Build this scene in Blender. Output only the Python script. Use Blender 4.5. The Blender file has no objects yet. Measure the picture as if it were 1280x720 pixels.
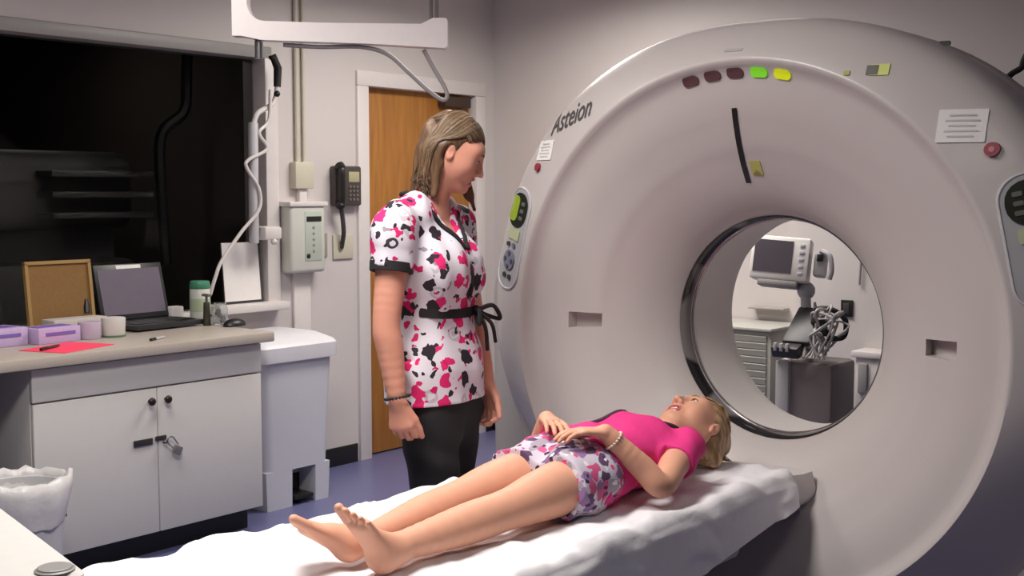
import bpy, bmesh, math, random
import numpy as np
from mathutils import Vector, Matrix, noise as mnoise

random.seed(7)
SC = bpy.context.scene
COL = SC.collection
PI = math.pi
V = Vector

# ------------------------------------------------------------------ camera
FPX, CAMH, YAW, PITCH = 1500.0, 1.45, math.radians(40.0), math.atan(118 / 1500.0)
cam_d = bpy.data.cameras.new('camera')
cam = bpy.data.objects.new('camera', cam_d)
COL.objects.link(cam)
cam_d.sensor_width = 36.0
cam_d.lens = 36.0 * FPX / 1280.0
cam_d.clip_start = 0.02
cam.location = (0, 0, CAMH)
cam.rotation_euler = (PI / 2 - PITCH, 0, YAW)
SC.camera = cam

# ------------------------------------------------------------------ light
SC.view_settings.view_transform = 'Standard'
SC.view_settings.look = 'None'
SC.view_settings.gamma = 1.0
SC.view_settings.use_curve_mapping = False
SC.view_settings.exposure = -0.13
SC.cycles.use_denoising = True
SC.cycles.max_bounces = 8
SC.cycles.diffuse_bounces = 5

world = bpy.data.worlds.new('world')
SC.world = world
world.use_nodes = True
world.node_tree.nodes['Background'].inputs[0].default_value = (0.9, 0.92, 1.0, 1)
world.node_tree.nodes['Background'].inputs[1].default_value = 0.05

CEIL = 2.66
# ceiling troffers: centre x, y, size x, size y, power, colour
LIGHTS = [
    (-2.05, 1.55, 0.6, 1.2, 48, (1.0, 0.95, 0.90)),
    (-3.55, 4.30, 0.6, 1.2, 40, (1.0, 0.935, 0.86)),
    (-0.35, 1.4, 0.6, 1.2, 3, (1.0, 0.965, 0.93)),
    (-3.35, 1.9, 0.6, 1.2, 19, (1.0, 0.94, 0.87)),
    (-2.75, 4.45, 1.2, 0.6, 10, (1.0, 0.95, 0.90)),
]
CUT = [150, 165, 140, 160, 95]
for (lx, ly, sx, sy, pw, lc), cut_ in zip(LIGHTS, CUT):
    ld = bpy.data.lights.new('troffer_lamp', 'AREA')
    ld.shape = 'RECTANGLE'
    ld.size, ld.size_y = sx - .06, sy - .06
    ld.energy = pw
    ld.color = lc
    ld.spread = math.radians(cut_)
    lo = bpy.data.objects.new('troffer_lamp', ld)
    COL.objects.link(lo)
    lo.location = (lx, ly, CEIL - 0.035)
ld = bpy.data.lights.new('control_room_fill', 'AREA')  # added fill light without any fixture, so the copier shows behind the glass
ld.size, ld.energy, ld.color = 0.5, 1.6, (1.0, 0.9, 0.82)
lo = bpy.data.objects.new('control_room_fill', ld)
COL.objects.link(lo)
lo.location = (-6.3, 3.4, 2.46)

# ------------------------------------------------------------------ helpers
def lin(c):
    c = c / 255.0
    return c / 12.92 if c <= 0.04045 else ((c + 0.055) / 1.055) ** 2.4


def rgb(r, g, b):
    return (lin(r), lin(g), lin(b), 1.0)


MATS = {}


def mat(name, col, rough=0.5, metal=0.0, spec=0.5, noise=0.04, nscale=30, bump=0.0, bscale=80, sss=0.0, trans=0.0,
        emit=None, estr=0.0, coat=0.0):
    if name in MATS:
        return MATS[name]
    m = bpy.data.materials.new(name)
    m.use_nodes = True
    nt = m.node_tree
    p = nt.nodes['Principled BSDF']
    p.inputs['Roughness'].default_value = rough
    p.inputs['Metallic'].default_value = metal
    p.inputs['Specular IOR Level'].default_value = spec
    p.inputs['Base Color'].default_value = col
    if sss:
        p.inputs['Subsurface Weight'].default_value = sss
        p.inputs['Subsurface Radius'].default_value = (0.02, 0.008, 0.004)
        p.inputs['Subsurface Scale'].default_value = 0.4
    if trans:
        p.inputs['Transmission Weight'].default_value = trans
    if coat:
        p.inputs['Coat Weight'].default_value = coat
    if emit:
        p.inputs['Emission Color'].default_value = emit
        p.inputs['Emission Strength'].default_value = estr
    tc = nt.nodes.new('ShaderNodeTexCoord')
    if noise:
        n = nt.nodes.new('ShaderNodeTexNoise')
        n.inputs['Scale'].default_value = nscale
        n.inputs['Detail'].default_value = 3
        nt.links.new(tc.outputs['Object'], n.inputs['Vector'])
        mx = nt.nodes.new('ShaderNodeMix')
        mx.data_type = 'RGBA'
        mx.inputs[6].default_value = tuple(max(0, c * (1 - noise)) for c in col[:3]) + (1,)
        mx.inputs[7].default_value = tuple(min(1, c * (1 + noise)) for c in col[:3]) + (1,)
        nt.links.new(n.outputs['Fac'], mx.inputs[0])
        nt.links.new(mx.outputs[2], p.inputs['Base Color'])
    if bump:
        n2 = nt.nodes.new('ShaderNodeTexNoise')
        n2.inputs['Scale'].default_value = bscale
        n2.inputs['Detail'].default_value = 4
        nt.links.new(tc.outputs['Object'], n2.inputs['Vector'])
        b = nt.nodes.new('ShaderNodeBump')
        b.inputs['Strength'].default_value = bump
        b.inputs['Distance'].default_value = 0.01
        nt.links.new(n2.outputs['Fac'], b.inputs['Height'])
        nt.links.new(b.outputs['Normal'], p.inputs['Normal'])
    MATS[name] = m
    return m


class MB:
    """collects shapes (world coordinates) into one mesh"""

    def __init__(s):
        s.bm = bmesh.new()

    def _xf(s, verts, M):
        for v in verts:
            v.co = M @ v.co

    def box(s, c, size, rz=0.0, bevel=0.0, rot=None, seg=2):
        r = bmesh.ops.create_cube(s.bm, size=1.0)
        vs = r['verts']
        for v in vs:
            v.co = V((v.co.x * size[0], v.co.y * size[1], v.co.z * size[2]))
        if bevel:
            es = list({e for v in vs for e in v.link_edges})
            rr = bmesh.ops.bevel(s.bm, geom=es, offset=bevel, segments=seg, affect='EDGES', profile=0.5)
            vs = list({v for f in rr['faces'] for v in f.verts} | {v for v in vs if v.is_valid})
        M = Matrix.Translation(c) @ (rot.to_4x4() if rot else Matrix.Rotation(rz, 4, 'Z'))
        s._xf(vs, M)
        return s

    def span(s, lo, hi, bevel=0.0, seg=2):
        c = [(a + b) / 2 for a, b in zip(lo, hi)]
        return s.box(c, [abs(b - a) for a, b in zip(lo, hi)], bevel=bevel, seg=seg)

    def loft(s, rings, caps=True, closed=True):
        rs = [[s.bm.verts.new(p) for p in ring] for ring in rings]
        n = len(rs[0])
        for a, b in zip(rs, rs[1:]):
            for i in range(n if closed else n - 1):
                j = (i + 1) % n
                try:
                    s.bm.faces.new((a[i], a[j], b[j], b[i]))
                except ValueError:
                    pass
        if caps:
            try:
                s.bm.faces.new(list(reversed(rs[0])))
                s.bm.faces.new(rs[-1])
            except ValueError:
                pass
        return rs

    def tube(s, pts, r, n=8, caps=True):
        pts = [V(p) for p in pts]
        rr = r if isinstance(r, (list, tuple)) else [r] * len(pts)
        up = None
        rings = []
        for i, p in enumerate(pts):
            t = (pts[min(i + 1, len(pts) - 1)] - pts[max(i - 1, 0)])
            if t.length < 1e-9:
                t = V((0, 0, 1))
            t.normalize()
            if up is None:
                up = t.orthogonal().normalized()
            up = (up - t * up.dot(t))
            if up.length < 1e-6:
                up = t.orthogonal()
            up.normalize()
            w = t.cross(up)
            rings.append([p + (up * math.cos(a) + w * math.sin(a)) * rr[i] for a in [2 * PI * k / n for k in range(n)]])
        s.loft(rings, caps)
        return s

    def cyl(s, a, b, r0, r1=None, n=24, bevel=0.0):
        r1 = r0 if r1 is None else r1
        a, b = V(a), V(b)
        if bevel:
            d = (b - a).normalized()
            return s.tube([a, a + d * 1e-5, a + d * bevel * .3, a + d * bevel, b - d * bevel, b - d * bevel * .3, b - d * 1e-5, b],
                          [max(r0 - bevel, 1e-4), r0 - bevel, r0 - bevel * .3, r0, r1, r1 - bevel * .3, r1 - bevel, max(r1 - bevel, 1e-4)], n)
        return s.tube([a, b], [r0, r1], n)

    def lathe(s, c, prof, n=28):
        c = V(c)
        s.loft([[c + V((r * math.cos(2 * PI * k / n), r * math.sin(2 * PI * k / n), z)) for k in range(n)] for r, z in prof])
        return s

    def ball(s, c, r, sc=(1, 1, 1), n=16, rot=None):
        rr = bmesh.ops.create_uvsphere(s.bm, u_segments=n, v_segments=max(6, n // 2), radius=r)
        M = Matrix.Translation(c) @ (rot.to_4x4() if rot else Matrix()) @ Matrix.Diagonal((*sc, 1))
        s._xf(rr['verts'], M)
        return s

    def quad(s, pts):
        s.bm.faces.new([s.bm.verts.new(p) for p in pts])
        return s

    def build(s, name, m, parent=None, smooth=35, loc=None):
        bm = s.bm
        bm.normal_update()
        bmesh.ops.recalc_face_normals(bm, faces=bm.faces[:])
        bm.normal_update()
        if loc is None:
            if parent is not None:
                loc = parent.location.copy() if parent.parent is None else parent['_w']
                loc = V(loc)
            else:
                zs = [v.co.z for v in bm.verts]
                xs = [v.co.x for v in bm.verts]
                ys = [v.co.y for v in bm.verts]
                loc = V(((min(xs) + max(xs)) / 2, (min(ys) + max(ys)) / 2, min(zs)))
        loc = V(loc)
        for v in bm.verts:
            v.co -= loc
        for f in bm.faces:
            f.smooth = True
        th = math.radians(smooth)
        for e in bm.edges:
            e.smooth = not (len(e.link_faces) == 2 and e.calc_face_angle(0) > th)
        me = bpy.data.meshes.new(name)
        bm.to_mesh(me)
        bm.free()
        return link(name, me, m, parent, loc)


def link(name, me, m, parent, loc):
    """loc = world position of the mesh's origin (children share their parent's origin)"""
    o = bpy.data.objects.new(name, me)
    COL.objects.link(o)
    for mm in (m if isinstance(m, (list, tuple)) else [m]):
        me.materials.append(mm)
    if parent is not None:
        o.parent = parent
        o['_w'] = tuple(loc)
        o.location = (0, 0, 0)
    else:
        o.location = loc
    return o


def tag(o, label=None, cat=None, group=None, kind=None):
    if label:
        o['label'] = label
    if cat:
        o['category'] = cat
    if group:
        o['group'] = group
    if kind:
        o['kind'] = kind
    return o


def root(name, loc, label, cat, group=None, kind=None):
    o = bpy.data.objects.new(name, None)
    o.empty_display_size = 0.05
    COL.objects.link(o)
    o.location = loc
    return tag(o, label, cat, group, kind)


def bez(pts, n=10):
    """Catmull-Rom through points"""
    P = [V(p) for p in pts]
    P = [P[0] * 2 - P[1]] + P + [P[-1] * 2 - P[-2]]
    out = []
    for i in range(1, len(P) - 2):
        for k in range(n):
            t = k / n
            a, b, c, d = P[i - 1], P[i], P[i + 1], P[i + 2]
            out.append(0.5 * ((2 * b) + (c - a) * t + (2 * a - 5 * b + 4 * c - d) * t * t + (3 * b - a - 3 * c + d) * t ** 3))
    out.append(P[-2])
    return out


# ---------------------------------------------------------------- implicit bodies
class SDF:
    def __init__(s, lo, hi, h):
        s.lo, s.h = np.array(lo, float), h
        s.n = np.ceil((np.array(hi) - s.lo) / h).astype(int) + 1
        s.d = np.full(s.n, 0.5, np.float32)

    def win(s, lo, hi, pad):
        a = np.clip(np.floor((np.array(lo) - pad - s.lo) / s.h).astype(int), 0, s.n)
        b = np.clip(np.ceil((np.array(hi) + pad - s.lo) / s.h).astype(int) + 1, 0, s.n)
        sl = tuple(slice(i, j) for i, j in zip(a, b))
        g = [(s.lo[k] + s.h * np.arange(a[k], b[k])).astype(np.float32) for k in range(3)]
        return sl, g[0][:, None, None], g[1][None, :, None], g[2][None, None, :]

    def mix(s, sl, v, k, op):
        d = s.d[sl]
        if d.size == 0:
            return
        k = max(k, 1e-5)
        if op == 'u':
            hh = np.maximum(k - np.abs(d - v), 0) / k
            s.d[sl] = np.minimum(d, v) - hh * hh * k * 0.25
        elif op == 's':
            v = -v
            hh = np.maximum(k - np.abs(d - v), 0) / k
            s.d[sl] = np.maximum(d, v) + hh * hh * k * 0.25
        else:
            s.d[sl] = np.maximum(d, v)

    def cap(s, a, b, ra, rb=None, k=0.02, op='u'):
        rb = ra if rb is None else rb
        a, b = np.array(a, float), np.array(b, float)
        R = max(ra, rb)
        sl, x, y, z = s.win(np.minimum(a, b) - R, np.maximum(a, b) + R, k + 0.02)
        ab = b - a
        L = max(ab @ ab, 1e-12)
        t = np.clip(((x - a[0]) * ab[0] + (y - a[1]) * ab[1] + (z - a[2]) * ab[2]) / L, 0, 1)
        v = np.sqrt((x - a[0] - t * ab[0]) ** 2 + (y - a[1] - t * ab[1]) ** 2 + (z - a[2] - t * ab[2]) ** 2) - (ra + (rb - ra) * t)
        s.mix(sl, v, k, op)
        return s

    def chain(s, pts, rs, k=0.02):
        q = bez(pts, 6)
        rr = [p.x for p in bez([(r, 0, 0) for r in rs], 6)]
        for i in range(len(q) - 1):
            s.cap(q[i], q[i + 1], rr[i], rr[i + 1], k if i < 2 else .004)
        return s

    def ell(s, c, r, R=None, k=0.02, op='u'):
        c, r = np.array(c, float), np.array(r, float)
        m = r.max() if R is not None else r
        sl, x, y, z = s.win(c - m, c + m, k + 0.02)
        x, y, z = x - c[0], y - c[1], z - c[2]
        if R is not None:
            R = np.array(R)
            x, y, z = (R[0, 0] * x + R[1, 0] * y + R[2, 0] * z, R[0, 1] * x + R[1, 1] * y + R[2, 1] * z,
                       R[0, 2] * x + R[1, 2] * y + R[2, 2] * z)
        k0 = np.sqrt((x / r[0]) ** 2 + (y / r[1]) ** 2 + (z / r[2]) ** 2)
        k1 = np.sqrt((x / r[0] ** 2) ** 2 + (y / r[1] ** 2) ** 2 + (z / r[2] ** 2) ** 2) + 1e-6
        s.mix(sl, k0 * (k0 - 1) / k1, k, op)
        return s

    def ecap(s, a, b, wa, wb, side, k=0.02, op='u'):
        """elliptic cone: (half width, half depth) at a and b; side = width direction"""
        a, b, sd = np.array(a, float), np.array(b, float), np.array(side, float)
        ab = b - a
        L = np.linalg.norm(ab)
        u = ab / L
        sd = sd - u * (sd @ u)
        sd /= np.linalg.norm(sd)
        nr = np.cross(u, sd)
        R = max(wa + wb)
        sl, x, y, z = s.win(np.minimum(a, b) - R, np.maximum(a, b) + R, k + 0.02)
        x, y, z = x - a[0], y - a[1], z - a[2]
        ax = x * u[0] + y * u[1] + z * u[2]
        t = np.clip(ax / L, 0, 1)
        w = wa[0] + (wb[0] - wa[0]) * t
        dd = wa[1] + (wb[1] - wa[1]) * t
        e = ax - t * L
        p = x * sd[0] + y * sd[1] + z * sd[2]
        q = x * nr[0] + y * nr[1] + z * nr[2]
        mn = np.minimum(w, dd)
        k0 = np.sqrt((p / w) ** 2 + (q / dd) ** 2 + (e / mn) ** 2)
        k1 = np.sqrt((p / w ** 2) ** 2 + (q / dd ** 2) ** 2 + (e / mn ** 2) ** 2) + 1e-6
        s.mix(sl, k0 * (k0 - 1) / k1, k, op)
        return s

    def half(s, p, n, k=1e-4):
        """keep the side opposite to n (cut away where (x-p).n > 0)"""
        p, n = np.array(p, float), np.array(n, float)
        n /= np.linalg.norm(n)
        sl, x, y, z = s.win(s.lo, s.lo + s.n * s.h, 0)
        v = (x - p[0]) * n[0] + (y - p[1]) * n[1] + (z - p[2]) * n[2]
        s.d = np.maximum(s.d, v.astype(np.float32))
        return s

    def fold(s, amp, fx, fy, fz, ph=0.0):
        sl, x, y, z = s.win(s.lo, s.lo + s.n * s.h, 0)
        s.d += (amp * (np.sin(fx * x + fy * y + fz * z + ph + 1.3 * np.sin(0.6 * fz * z - 0.4 * fx * y)))).astype(np.float32)
        return s

    def mesh(s):
        d = s.d
        ins = d < 0
        c = np.zeros(tuple(np.array(d.shape) - 1), np.int8)
        for i in (0, 1):
            for j in (0, 1):
                for k in (0, 1):
                    c += ins[i:d.shape[0] - 1 + i, j:d.shape[1] - 1 + j, k:d.shape[2] - 1 + k]
        act = np.argwhere((c > 0) & (c < 8))
        idx = np.full(c.shape, -1, np.int64)
        idx[act[:, 0], act[:, 1], act[:, 2]] = np.arange(len(act))
        acc = np.zeros((len(act), 3))
        cnt = np.zeros(len(act))
        cor = [(i, j, k) for i in (0, 1) for j in (0, 1) for k in (0, 1)]
        for p in cor:
            for ax in range(3):
                if p[ax]:
                    continue
                q = list(p)
                q[ax] = 1
                A = d[act[:, 0] + p[0], act[:, 1] + p[1], act[:, 2] + p[2]]
                B = d[act[:, 0] + q[0], act[:, 1] + q[1], act[:, 2] + q[2]]
                m = (A < 0) != (B < 0)
                t = A[m] / (A[m] - B[m])
                pt = np.repeat(np.array([p], float), m.sum(), 0)
                pt[:, ax] += t
                acc[m] += pt
                cnt[m] += 1
        verts = (act + acc / cnt[:, None]) * s.h + s.lo
        quads = []
        for ax in range(3):
            o1, o2 = (ax + 1) % 3, (ax + 2) % 3
            n = np.array(d.shape)
            sl0 = [slice(0, None)] * 3
            sl1 = [slice(0, None)] * 3
            sl0[ax] = slice(0, n[ax] - 1)
            sl1[ax] = slice(1, None)
            A, B = ins[tuple(sl0)], ins[tuple(sl1)]
            for flip, mk in ((False, A & ~B), (True, ~A & B)):
                e = np.argwhere(mk)
                e = e[(e[:, o1] > 0) & (e[:, o2] > 0) & (e[:, o1] < n[o1] - 1) & (e[:, o2] < n[o2] - 1)]

                def cell(a, b):
                    q = e.copy()
                    q[:, o1] -= a
                    q[:, o2] -= b
                    return idx[q[:, 0], q[:, 1], q[:, 2]]
                f = np.stack([cell(1, 1), cell(0, 1), cell(0, 0), cell(1, 0)], 1)
                quads.append(f[:, ::-1] if flip else f)
        return verts, np.concatenate(quads)

    def build(s, name, m, parent, loc, relax=1, matfn=None):
        v, f = s.mesh()
        f = f[(f >= 0).all(1)]
        for _ in range(relax):
            acc = np.zeros_like(v)
            cnt = np.zeros(len(v))
            for k in range(4):
                a, b = f[:, k], f[:, (k + 1) % 4]
                np.add.at(acc, a, v[b]); np.add.at(cnt, a, 1)
                np.add.at(acc, b, v[a]); np.add.at(cnt, b, 1)
            v = v * 0.5 + 0.5 * acc / np.maximum(cnt, 1)[:, None]
        me = bpy.data.meshes.new(name)
        w = v - np.array(loc)
        me.vertices.add(len(w))
        me.vertices.foreach_set('co', w.astype(np.float32).ravel())
        me.loops.add(f.size)
        me.loops.foreach_set('vertex_index', f.astype(np.int32).ravel())
        me.polygons.add(len(f))
        me.polygons.foreach_set('loop_start', np.arange(0, f.size, 4, dtype=np.int32))
        me.update(calc_edges=True)
        me.polygons.foreach_set('use_smooth', np.ones(len(f), bool))
        if matfn is not None:
            me.polygons.foreach_set('material_index', matfn(v[f].mean(1)).astype(np.int32))
        me.validate()
        return link(name, me, m, parent, loc)


# ------------------------------------------------------------------ materials
M_wall = mat('painted_wall', rgb(205, 198, 196), .6, noise=.02, nscale=6, bump=.05, bscale=200)
M_ceil = mat('ceiling_tile', rgb(215, 212, 208), .85, bump=.2, bscale=300)
M_floor = mat('blue_vinyl', rgb(98, 100, 138), .35, noise=.12, nscale=60)
M_black = mat('black_plastic', rgb(24, 23, 24), .4)
M_dark = mat('dark_grey', rgb(58, 56, 58), .5)
M_white = mat('white_enamel', rgb(214, 208, 206), .35)
M_trim = mat('white_trim', rgb(216, 210, 208), .4)
M_lam = mat('white_laminate', rgb(202, 199, 197), .4, noise=.02)
M_grey = mat('grey_plastic', rgb(150, 147, 147), .45)
M_lgrey = mat('light_grey_plastic', rgb(190, 189, 192), .4)
M_beige = mat('beige_plastic', rgb(198, 193, 174), .5)
M_metal = mat('steel', rgb(170, 170, 172), .3, metal=1.0)
M_gant = mat('scanner_shell', rgb(190, 182, 180), .38, noise=.015, nscale=8, coat=.15)
M_gant2 = mat('scanner_base', rgb(172, 165, 164), .45, noise=.02, nscale=8)


def wood_mat(name, c1, c2, scale=3.0):
    m = bpy.data.materials.new(name)
    m.use_nodes = True
    nt = m.node_tree
    p = nt.nodes['Principled BSDF']
    p.inputs['Roughness'].default_value = .42
    tc = nt.nodes.new('ShaderNodeTexCoord')
    mp = nt.nodes.new('ShaderNodeMapping')
    mp.inputs['Scale'].default_value = (1, 7, .7)
    n = nt.nodes.new('ShaderNodeTexNoise')
    n.inputs['Scale'].default_value = scale
    n.inputs['Detail'].default_value = 6
    n.inputs['Distortion'].default_value = 1.2
    r = nt.nodes.new('ShaderNodeValToRGB')
    r.color_ramp.elements[0].position, r.color_ramp.elements[0].color = .3, c1
    r.color_ramp.elements[1].position, r.color_ramp.elements[1].color = .7, c2
    nt.links.new(tc.outputs['Object'], mp.inputs[0])
    nt.links.new(mp.outputs[0], n.inputs['Vector'])
    nt.links.new(n.outputs['Fac'], r.inputs[0])
    nt.links.new(r.outputs[0], p.inputs['Base Color'])
    return m


M_wood = wood_mat('door_wood', rgb(150, 96, 38), rgb(174, 118, 52))
M_counter = mat('beige_counter', rgb(178, 168, 158), .35, noise=.1, nscale=120)
M_glass = bpy.data.materials.new('window_glass')
M_glass.use_nodes = True
_nt = M_glass.node_tree
_p = _nt.nodes['Principled BSDF']
_p.inputs['Base Color'].default_value = (.55, .55, .55, 1)
_p.inputs['Roughness'].default_value = .02
_p.inputs['Transmission Weight'].default_value = 1.0
_p.inputs['IOR'].default_value = 1.12
M_clear = mat('clear_glass', (.9, .93, .93, 1), .05, trans=.9, noise=0)


def print_mat(name, layers, base, rough=.75):
    """floral print: layers = (scale, warp, ramp stops (pos, colour, radius))"""
    m = bpy.data.materials.new(name)
    m.use_nodes = True
    nt = m.node_tree
    N, L = nt.nodes, nt.links
    p = N['Principled BSDF']
    p.inputs['Roughness'].default_value = rough
    p.inputs['Specular IOR Level'].default_value = .2
    tc = N.new('ShaderNodeTexCoord')
    cur = None
    for (scale, wscale, warp, thr, stops, ring, off) in layers:
        mp = N.new('ShaderNodeMapping')
        mp.inputs['Location'].default_value = off
        L.new(tc.outputs['Object'], mp.inputs[0])
        nz = N.new('ShaderNodeTexNoise')
        nz.inputs['Scale'].default_value = wscale
        nz.inputs['Detail'].default_value = 1
        L.new(mp.outputs[0], nz.inputs['Vector'])
        vm = N.new('ShaderNodeVectorMath')
        vm.operation = 'MULTIPLY_ADD'
        vm.inputs[1].default_value = (warp,) * 3
        L.new(nz.outputs['Color'], vm.inputs[0])
        L.new(mp.outputs[0], vm.inputs[2])
        vo = N.new('ShaderNodeTexVoronoi')
        vo.inputs['Scale'].default_value = scale
        vo.inputs['Randomness'].default_value = .85
        L.new(vm.outputs[0], vo.inputs['Vector'])
        mk = N.new('ShaderNodeMath')
        mk.operation = 'LESS_THAN'
        mk.inputs[1].default_value = thr
        L.new(vo.outputs['Distance'], mk.inputs[0])
        fac = mk.outputs[0]
        if ring:
            s1 = N.new('ShaderNodeMath'); s1.operation = 'MULTIPLY'; s1.inputs[1].default_value = ring
            L.new(vo.outputs['Distance'], s1.inputs[0])
            s2 = N.new('ShaderNodeMath'); s2.operation = 'SINE'
            L.new(s1.outputs[0], s2.inputs[0])
            s3 = N.new('ShaderNodeMath'); s3.operation = 'GREATER_THAN'; s3.inputs[1].default_value = -.2
            L.new(s2.outputs[0], s3.inputs[0])
            s4 = N.new('ShaderNodeMath'); s4.operation = 'MULTIPLY'
            L.new(s3.outputs[0], s4.inputs[0]); L.new(fac, s4.inputs[1])
            fac = s4.outputs[0]
        sp = N.new('ShaderNodeSeparateColor')
        L.new(vo.outputs['Color'], sp.inputs[0])
        rp = N.new('ShaderNodeValToRGB')
        rp.color_ramp.interpolation = 'CONSTANT'
        e = rp.color_ramp.elements
        e[0].position, e[0].color = stops[0]
        e[1].position, e[1].color = stops[1]
        for st in stops[2:]:
            q = e.new(st[0]); q.color = st[1]
        L.new(sp.outputs[0], rp.inputs[0])
        # alpha of the ramp selects which cells carry a flower
        fa = N.new('ShaderNodeMath'); fa.operation = 'MULTIPLY'
        L.new(fac, fa.inputs[0]); L.new(rp.outputs['Alpha'], fa.inputs[1])
        mx = N.new('ShaderNodeMix'); mx.data_type = 'RGBA'
        L.new(fa.outputs[0], mx.inputs[0])
        if cur is None:
            mx.inputs[6].default_value = base
        else:
            L.new(cur, mx.inputs[6])
        L.new(rp.outputs[0], mx.inputs[7])
        cur = mx.outputs[2]
    L.new(cur, p.inputs['Base Color'])
    return m


def a0(c, a=0.0):
    return (c[0], c[1], c[2], a)


# ================================================================== THE ROOM
WX = -4.78     # plane of the window wall
YB = 5.52      # back wall
RX = 3.2
YF = -2.4
fl = MB().span((WX - .1, YF - .1, -.1), (RX + .1, YB + .1, 0)).build('floor', M_floor)
tag(fl, 'blue vinyl floor of the scanner room', 'floor', kind='structure')
ce = MB().span((WX - .1, YF - .1, CEIL), (RX + .1, YB + .1, CEIL + .1)).build('ceiling', M_ceil)
tag(ce, 'white tiled ceiling above the scanner', 'ceiling', kind='structure')
W1Y, W0Z, W1Z = 3.80, .87, 2.115
D0, D1, DZ = 4.47, 5.36, 2.035
wl = MB()
T = .16
wl.span((WX - T, YF, 0), (WX, W1Y, W0Z))
wl.span((WX - T, YF, W1Z), (WX, W1Y, CEIL))
wl.span((WX - T, YF, W0Z), (WX, -.9, W1Z))
wl.span((WX - T, W1Y, 0), (WX, D0, CEIL))
wl.span((WX - T, D0, DZ), (WX, D1, CEIL))
wl.span((WX - T, D1, 0), (WX, YB + .1, CEIL))
tag(wl.build('wall_left', M_wall), 'white wall with the dark observation window and brown door', 'wall', kind='structure')
tag(MB().span((WX, YB, 0), (RX + .1, YB + .1, CEIL)).build('wall_back', M_wall), 'white wall behind the scanner', 'wall', kind='structure')
tag(MB().span((RX, YF, 0), (RX + .1, YB, CEIL)).build('wall_right', M_wall), 'white wall on the right side of the room', 'wall', kind='structure')
tag(MB().span((WX, YF - .1, 0), (RX, YF, CEIL)).build('wall_front', M_wall), 'white wall behind the viewer', 'wall', kind='structure')
tag(MB().span((-2.70, YB - .13, 0), (-1.2, YB, 1.62)).build('wall_pier', M_wall), 'low white wall pier seen through the scanner bore', 'wall', kind='structure')
bb = MB()
bb.span((WX, 3.81, 0), (WX + .012, 4.385, .10), bevel=.003)
bb.span((WX, 5.44, 0), (WX + .012, YB, .10), bevel=.003)
tag(bb.build('baseboard_left', M_black), 'black rubber baseboard along the white wall beside the door', 'baseboard', kind='structure')
tag(MB().span((WX + .012, YB - .012, 0), (-2.70, YB, .10), bevel=.003).build('baseboard_back', M_black),
    'black rubber baseboard along the back wall', 'baseboard', kind='structure')

# observation window
wn = root('window_1', (WX, 1.45, W0Z), 'wide dark observation window in a grey metal frame above the counter', 'window', kind='structure')
fr = MB()
MB().span((WX - T, -.9, W1Z - .004), (WX + .02, W1Y + .03, W1Z + .055), bevel=.006).build('frame_head', mat('frame_grey', rgb(150, 147, 145), .4), wn)
fr.span((WX - T, W1Y - .015, W0Z), (WX + .02, W1Y + .065, W1Z), bevel=.006)
fr.span((WX - T, -.9, W0Z - .01), (WX - .0, W1Y, W0Z + .02), bevel=.004)
fr.build('window_frame', M_trim, wn)
MB().span((WX - .085, -.88, W0Z + .015), (WX - .075, W1Y - .01, W1Z)).build('glass_pane', M_glass, wn)
sl = MB()
sl.span((WX - .08, 3.44, W0Z + .005), (WX + .10, W1Y + .06, W0Z + .045), bevel=.008)
sl.build('window_sill', M_white, wn)

# dark control room beyond the glass
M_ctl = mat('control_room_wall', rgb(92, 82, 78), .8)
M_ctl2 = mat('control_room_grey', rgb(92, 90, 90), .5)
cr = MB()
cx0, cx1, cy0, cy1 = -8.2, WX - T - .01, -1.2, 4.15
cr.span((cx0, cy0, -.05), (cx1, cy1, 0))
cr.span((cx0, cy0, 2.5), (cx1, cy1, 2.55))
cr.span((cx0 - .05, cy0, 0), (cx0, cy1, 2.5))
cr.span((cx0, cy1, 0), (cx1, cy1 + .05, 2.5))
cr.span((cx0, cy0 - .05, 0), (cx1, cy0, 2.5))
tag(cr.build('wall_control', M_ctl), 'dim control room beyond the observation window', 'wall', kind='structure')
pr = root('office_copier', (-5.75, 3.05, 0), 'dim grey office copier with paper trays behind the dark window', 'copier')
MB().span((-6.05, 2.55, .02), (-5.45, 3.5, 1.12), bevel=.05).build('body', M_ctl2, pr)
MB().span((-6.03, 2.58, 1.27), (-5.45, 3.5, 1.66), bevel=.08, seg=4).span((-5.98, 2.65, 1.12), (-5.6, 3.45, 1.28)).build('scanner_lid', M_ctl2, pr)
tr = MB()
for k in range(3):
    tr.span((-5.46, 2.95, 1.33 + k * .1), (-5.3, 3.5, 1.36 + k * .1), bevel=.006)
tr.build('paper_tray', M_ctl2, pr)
M_sw = mat('hanging_cable_black', rgb(14, 13, 14), .5)
cb = MB().tube(bez([(-5.15, 3.62, 2.49), (-5.15, 3.6, 2.05), (-5.15, 3.58, 1.86), (-5.15, 3.45, 1.74), (-5.15, 3.44, 1.5), (-5.15, 3.46, 1.1)]), .03, 8)
tag(cb.build('hanging_cable', M_sw), 'thick black cable hanging behind the dark window glass', 'cable')
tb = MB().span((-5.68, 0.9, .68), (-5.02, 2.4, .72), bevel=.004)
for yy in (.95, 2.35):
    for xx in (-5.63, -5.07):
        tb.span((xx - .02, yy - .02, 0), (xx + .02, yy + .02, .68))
tag(tb.build('control_desk', M_ctl2), 'dim desk standing behind the dark window', 'desk')

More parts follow.
